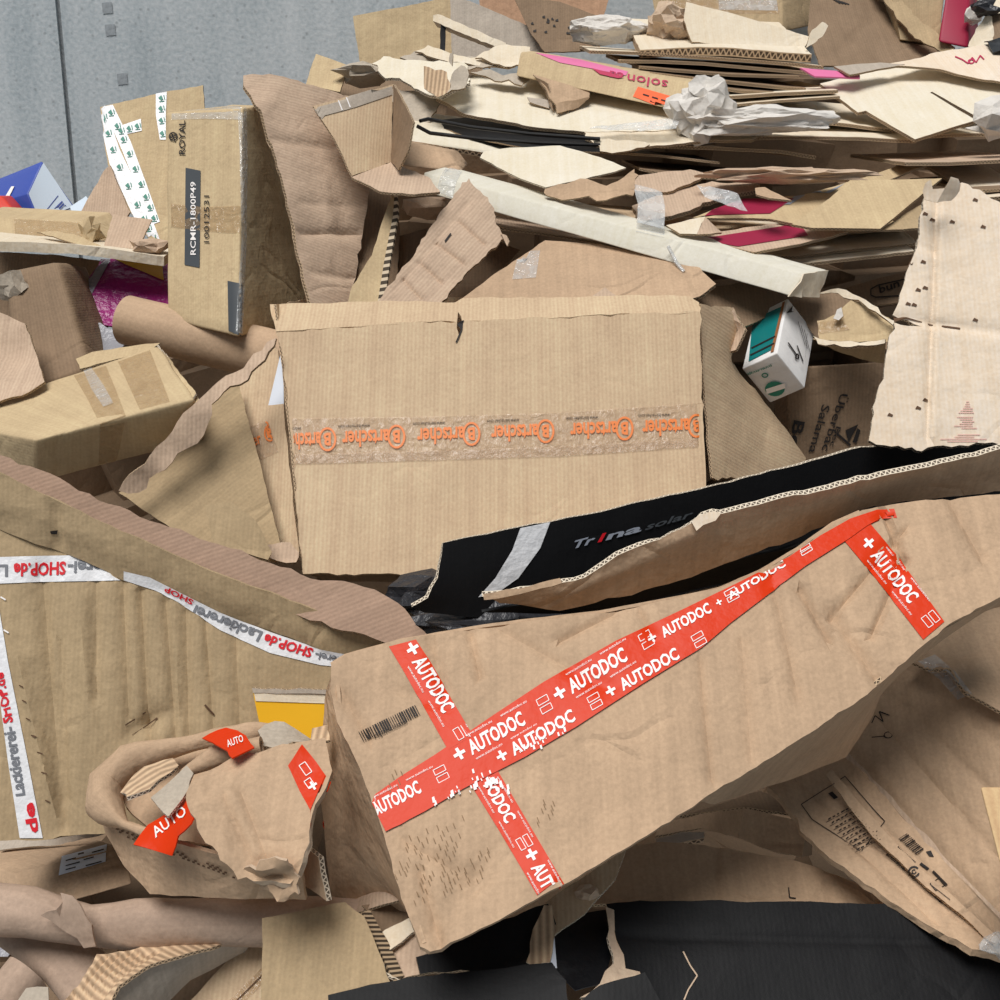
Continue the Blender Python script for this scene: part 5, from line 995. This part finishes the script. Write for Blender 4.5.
sheet('white_film', [(-30, 930, 2.0), (10, 928, 2.0), (24, 945, 1.98), (10, 960, 1.96), (-30, 960, 1.96)], mat='grey_bag', edge=None, t=.002, crump=.02, cf=14, label='pale grey film at the left edge under the long tube', cat='plastic film')
fr_ = thing('fluted_roll', 'bundle of strongly ribbed single-face cardboard under the long tube', 'cardboard', P(130, 990, 1.62))
sheet('ribbed_face', [(52, 1020, 1.58), (80, 978, 1.62), (96, 952, 1.66), (140, 946, 1.68), (230, 938, 1.72), (215, 946, 1.69), (150, 964, 1.63), (118, 985, 1.59), (104, 1020, 1.56)], mat='rib_strong', parent=fr_, wr=.004, uvang=-.9, creases=[((64 + i * 5, 1005), (108 + i * 8, 952), .007, .004) for i in range(7)], cell=.008)
sheet('shaded_side', [(104, 1020, 1.57), (118, 985, 1.60), (150, 964, 1.64), (215, 946, 1.70), (258, 936, 1.74), (245, 952, 1.76), (190, 980, 1.72), (150, 1020, 1.66)], mat='greyboard', parent=fr_)
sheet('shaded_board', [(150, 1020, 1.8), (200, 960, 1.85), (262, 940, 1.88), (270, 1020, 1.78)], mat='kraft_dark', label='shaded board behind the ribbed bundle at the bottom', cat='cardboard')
tl_ = sheet('taped_board', [(172, 1020, 1.70), (205, 985, 1.73), (240, 945, 1.77), (262, 938, 1.78), (300, 940, 1.78), (300, 1020, 1.70)], mat='kraft', label='tan panel with brown tape line at the bottom', cat='cardboard')
strip('brown_tape', tl_, [(228, 1002), (262, 968)], [(242, 1004), (268, 980)], 'brown_tape', parent=tl_, nu=5); pr = Print(tl_, .0025); pr.line((236, 1002), (264, 974), 1.2); pr.done('seam', 'brown_ink', tl_)
sheet('olive_sheet', [(262, 918, 1.64), (300, 911, 1.65), (345, 902, 1.66), (364, 916, 1.64), (378, 950, 1.61), (392, 986, 1.58), (396, 1030, 1.55), (262, 1030, 1.55)], mat='kraft_olive', edge='edge', t=.008, wr=.004, label='flat olive sheet at the bottom left of the black cardboard', cat='cardboard', creases=[((262, 930), (340, 918), .003, .01), ((295, 915), (300, 1000), .002, .01)])
sheet('fluted_edge', [(362, 912, 1.66), (370, 910, 1.67), (392, 950, 1.63), (404, 975, 1.6), (396, 984, 1.585), (380, 950, 1.62)], mat='flute_fine', edge='flute_fine', t=.006, torn=.001, uvang=1.2, wr=0, parent=bpy.data.objects['olive_sheet'])
sheet('folded_liner', [(370, 944, 1.64), (385, 930, 1.66), (410, 918, 1.68), (420, 928, 1.66), (382, 956, 1.62), (386, 972, 1.60), (400, 980, 1.59), (384, 972, 1.595), (372, 960, 1.61)], mat='cream', edge='edge_pale', t=.004, wr=.003, label='curved pale liner left of the red-taped carton corner', cat='cardboard')
sheet('faded_flap', [(382, 956, 1.64), (420, 928, 1.67), (440, 950, 1.64), (424, 974, 1.60), (398, 980, 1.60)], mat='kraft_pink', t=.004, label='small faded print flap beneath the red-taped carton corner', cat='cardboard')
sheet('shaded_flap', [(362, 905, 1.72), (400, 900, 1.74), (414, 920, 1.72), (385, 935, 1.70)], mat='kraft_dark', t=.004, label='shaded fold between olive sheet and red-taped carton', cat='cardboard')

# ================================================================ black cardboard at the bottom
bl = thing('black_cardboard', 'large torn flat black carton along the bottom', 'carton', P(700, 1010, 1.6))
sheet('upper_left_panel', [(416, 957, 1.60), (436, 950, 1.61), (490, 925, 1.64), (548, 904, 1.66), (556, 924, 1.65), (540, 940, 1.63), (530, 960, 1.61), (528, 968, 1.6), (420, 974, 1.585)], mat='black_card', t=.007, parent=bl, torn=.002)
sheet('lower_left_panel', [(328, 995, 1.53), (370, 984, 1.54), (420, 976, 1.55), (480, 970, 1.555), (552, 962, 1.56), (566, 980, 1.54), (572, 1030, 1.5), (328, 1030, 1.5)], mat='black_card', t=.008, parent=bl, edge='edge')
sheet('right_panel', [(606, 904, 1.68), (640, 900, 1.69), (760, 902, 1.69), (900, 904, 1.70), (960, 935, 1.68), (1040, 965, 1.66), (1040, 1040, 1.58), (700, 1040, 1.57), (690, 1000, 1.6), (640, 1040, 1.57), (560, 1040, 1.56), (585, 996, 1.58), (610, 984, 1.59), (622, 960, 1.62), (614, 930, 1.65)], mat='black_card', t=.008, parent=bl, wr=.003, creases=[((620, 935), (1000, 945), .003, .008)])
sheet('folded_panel', [(575, 1005, 1.55), (600, 985, 1.56), (645, 972, 1.57), (660, 1000, 1.55), (655, 1040, 1.52), (575, 1040, 1.51)], mat='black_card', t=.007, parent=bl)
sheet('torn_liner', [(544, 905, 1.645), (552, 905, 1.645), (556, 930, 1.625), (550, 962, 1.595), (535, 966, 1.595), (526, 962, 1.60), (530, 942, 1.615)], mat='rib_strong', edge='edge_pale', parent=bl, torn=.002, t=.004, uvang=0)
sheet('torn_liner', [(606, 905, 1.665), (614, 908, 1.66), (618, 940, 1.63), (626, 966, 1.605), (640, 970, 1.6), (642, 976, 1.59), (615, 986, 1.575), (598, 997, 1.565), (580, 998, 1.565), (600, 984, 1.58), (614, 962, 1.605), (608, 935, 1.635)], mat='paper_tan', edge='edge_pale', parent=bl, torn=.003, t=.005, crump=.015, cf=18)
pr = Print(bpy.data.objects['right_panel'], .002); pr.path([(683, 952), (690, 966), (697, 976), (688, 990), (684, 1000)], 1.4); pr.done('torn_line', 'paper_tan', bl)
sheet('black_film', [(552, 930, 1.68), (570, 914, 1.70), (606, 908, 1.71), (614, 940, 1.68), (604, 985, 1.63), (575, 992, 1.62), (556, 975, 1.64)], mat='black_plastic', edge=None, t=.002, wr=.004, crump=.012, cf=6, label='shiny black film in the hole torn in the black cardboard', cat='plastic film')
sheet('white_strip', [(546, 938, 1.62), (554, 932, 1.625), (557, 968, 1.60), (549, 966, 1.60)], mat='white_paper', edge=None, t=.003, wr=0, torn=0, label='white strip at the left edge of the torn hole', cat='paper')
ft = sheet('tan_flap', [(546, 902, 1.675), (580, 880, 1.69), (626, 850, 1.71), (615, 880, 1.685), (600, 896, 1.67), (585, 914, 1.66), (553, 936, 1.64)], mat='kraft', edge='edge_pale', t=.005, wr=.004, label='pointed tan flap rising from the torn hole', cat='cardboard')
crumple('torn_knot', (588, 893, 1.665), (.014, .012, .012), 'paper_tan', amp=.5, seed=51, sub=3, parent=ft)
sheet('long_board', [(570, 904, 1.76), (600, 880, 1.80), (628, 846, 1.84), (660, 842, 1.85), (704, 845, 1.85), (796, 860, 1.84), (860, 884, 1.82), (910, 908, 1.79), (760, 906, 1.77), (640, 905, 1.76)], mat='kraft_warm', t=.006, wr=.003, label='long tan board just above the black cardboard', cat='cardboard', creases=[((716, 845), (716, 902), .004, .007), ((791, 858), (792, 902), .003, .007), ((826, 870), (830, 902), .003, .007)])
pr = Print(bpy.data.objects['long_board'], .002); pr.path([(788, 888), (789, 898), (796, 899)], 1.2); pr.done('tear', 'black_ink', bpy.data.objects['long_board'])
sbx = carton('small_open_box', [(737, 838, 1.98), (744, 808, 2.0), (800, 820, 1.96), (805, 860, 1.92)], bq=[(640, 850, 2.1), (650, 824, 2.12), (700, 812, 2.14), (690, 850, 2.1)], mat='kraft_warm', label='small brown box in the gap under the red-taped carton', cat='carton') if False else None
sx_ = thing('small_open_box', 'small brown box in the gap under the red-taped carton', 'carton', P(760, 850, 2.0))
sheet('front_panel', [(738, 838, 1.98), (744, 808, 1.99), (800, 821, 1.96), (808, 832, 1.95), (802, 857, 1.93), (770, 850, 1.95)], mat='kraft_warm', t=.005, parent=sx_, wr=.001)
sheet('side_panel', [(744, 808, 1.99), (738, 838, 1.98), (700, 828, 2.08), (655, 836, 2.12), (660, 824, 2.14), (700, 814, 2.1)], mat='kraft_warm', t=.005, parent=sx_, wr=.001)
sheet('right_panel', [(800, 821, 1.965), (812, 818, 2.1), (812, 855, 2.05), (802, 857, 1.935)], mat='kraft_dark', t=.005, parent=sx_, wr=.001)
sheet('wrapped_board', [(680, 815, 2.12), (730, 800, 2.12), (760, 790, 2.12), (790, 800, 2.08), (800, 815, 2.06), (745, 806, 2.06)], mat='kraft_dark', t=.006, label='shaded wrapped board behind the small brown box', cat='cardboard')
sheet('fluted_scrap', [(655, 838, 1.9), (680, 832, 1.92), (705, 832, 1.92), (704, 838, 1.9), (680, 842, 1.88), (658, 844, 1.88)], mat='greyboard', edge='edge_wide', t=.008, label='fluted dark scrap beside the small brown box', cat='cardboard')

# ================================================================ right: printed wrapped board and creased carton
pw = sheet('printed_board', [(768, 786, 1.86), (800, 772, 1.88), (838, 756, 1.90), (862, 776, 1.86), (900, 818, 1.80), (950, 872, 1.74), (1000, 920, 1.68), (1040, 955, 1.64), (1040, 972, 1.60), (992, 952, 1.62), (972, 950, 1.62), (940, 932, 1.65), (890, 902, 1.69), (850, 872, 1.73), (800, 830, 1.80), (798, 818, 1.81)], mat='kraft_warm', edge='kraft_warm', t=.012, wr=.005, wf=9, cell=.014, torn=.002, label='wrapped kraft board with black product print slanting down at right', cat='cardboard',
    creases=[((790, 775), (1000, 945), .004, .006), ((846, 765), (1000, 920), -.008, .008), ((850, 840), (940, 925), .005, .006), ((880, 830), (990, 935), -.010, .010)])
sheet('rolled_ridge', [(826, 775, 1.83), (832, 770, 1.83), (880, 826, 1.765), (920, 868, 1.715), (1000, 938, 1.63), (996, 946, 1.625), (915, 876, 1.71), (872, 836, 1.76)], mat='kraft_warm', parent=pw, t=.01, wr=.003)
pr = Print([pw, bpy.data.objects['rolled_ridge']], .002)
pr.path([(801, 805), (845, 777), (884, 822), (862, 851)], .8); pr.path([(801, 805), (812, 820), (860, 851)], .8)
rr = random.Random(9)
for i in range(9): x, y = 832 + i * 3.6, 812 + i * 3.8; [pr.line((x - 4 + q * 4.4, y + 8 - q * 2.4), (x - 4 + q * 4.4 + rr.uniform(2, 3.6), y + 8 - q * 2.4 + rr.uniform(-2.4, -1)), 1.2) for q in range(5)]; pr.line((x - 6, y + 11), (x + 20, y - 3), .45)
bars(pr, (886, 856), (904, 872), (13, -9), 14, rr); bars(pr, (898, 840), (916, 856), (9, -6), 12, rr)
pr.ring((914, 872), 5, 5, 1.8, .3, 5.6); pr.ring((914, 872), 2, 2, 1.2, 0, 5.4, 8); pr.poly([(828, 794), (832, 792), (838, 798), (834, 800)]); pr.poly([(926, 852), (931, 851), (934, 857), (929, 857)]); pr.line((920, 864), (928, 870), 2); pr.line((932, 872), (946, 886), 2.4); pr.path([(930, 884), (938, 879), (944, 886), (936, 891)], .8, True); pr.line((928, 892), (942, 902), .6); pr.line((932, 886), (950, 900), .6)
pr.done('black_print', 'black_ink', pw)
crumple('tape_knot', (995, 945, 1.61), (.02, .015, .018), 'clear_tape', amp=.5, seed=61, sub=3, parent=pw)
rcx = thing('creased_carton', 'large creased brown carton filling the lower right', 'carton', P(950, 900, 1.85))
rf = sheet('front_panel', [(838, 752, 1.96), (860, 725, 1.98), (885, 690, 2.0), (910, 660, 2.0), (950, 650, 1.96), (1000, 690, 1.88), (1040, 720, 1.82), (1040, 960, 1.72), (1000, 918, 1.76), (950, 868, 1.82), (900, 815, 1.88), (862, 775, 1.93)], mat='kraft_warm', t=.008, wr=.006, parent=rcx, creases=[((870, 710), (1000, 860), .005, .008), ((885, 690), (1000, 800), .004, .008), ((850, 740), (1000, 905), -.004, .01), ((905, 665), (1000, 745), .004, .01)])
sheet('side_fold', [(838, 750, 1.95), (842, 744, 1.95), (900, 808, 1.865), (960, 872, 1.79), (1040, 950, 1.70), (1040, 962, 1.70), (956, 880, 1.78), (895, 816, 1.86)], mat='kraft_pink', t=.006, parent=rcx, torn=.002)
sheet('upper_flap', [(908, 662, 1.95), (945, 632, 1.98), (1000, 604, 2.0), (1040, 598, 2.0), (1040, 735, 1.80), (990, 705, 1.84), (965, 690, 1.87), (950, 668, 1.9), (925, 668, 1.93)], mat='kraft_warm', t=.007, wr=.010, parent=rcx, creases=[((930, 665), (970, 690), .006, .01), ((1000, 640), (960, 660), .005, .015), ((1000, 690), (970, 660), -.006, .015)])
strip('clear_tape', [bpy.data.objects['upper_flap'], rf], [(918, 662), (940, 680), (958, 700)], [(935, 655), (955, 672), (972, 694)], 'clear_tape', parent=rcx)
pr = Print(rf); pr.path([(872, 724), (876, 716), (884, 722), (880, 712), (890, 716)], 1.0); pr.ring((888, 736), 4, 3, .9); pr.line((884, 737), (872, 738), .9); pr.done('scribble', 'black_ink', rcx)
carton('pale_slat', [(980, 787, 1.58), (1040, 787, 1.58), (1040, 1000, 1.46), (1022, 950, 1.48)], back=(.02, .03, -.02), mat='wood', r=.004, wr=.0005, label='pale wood-coloured slat end at the right edge', cat='slat')
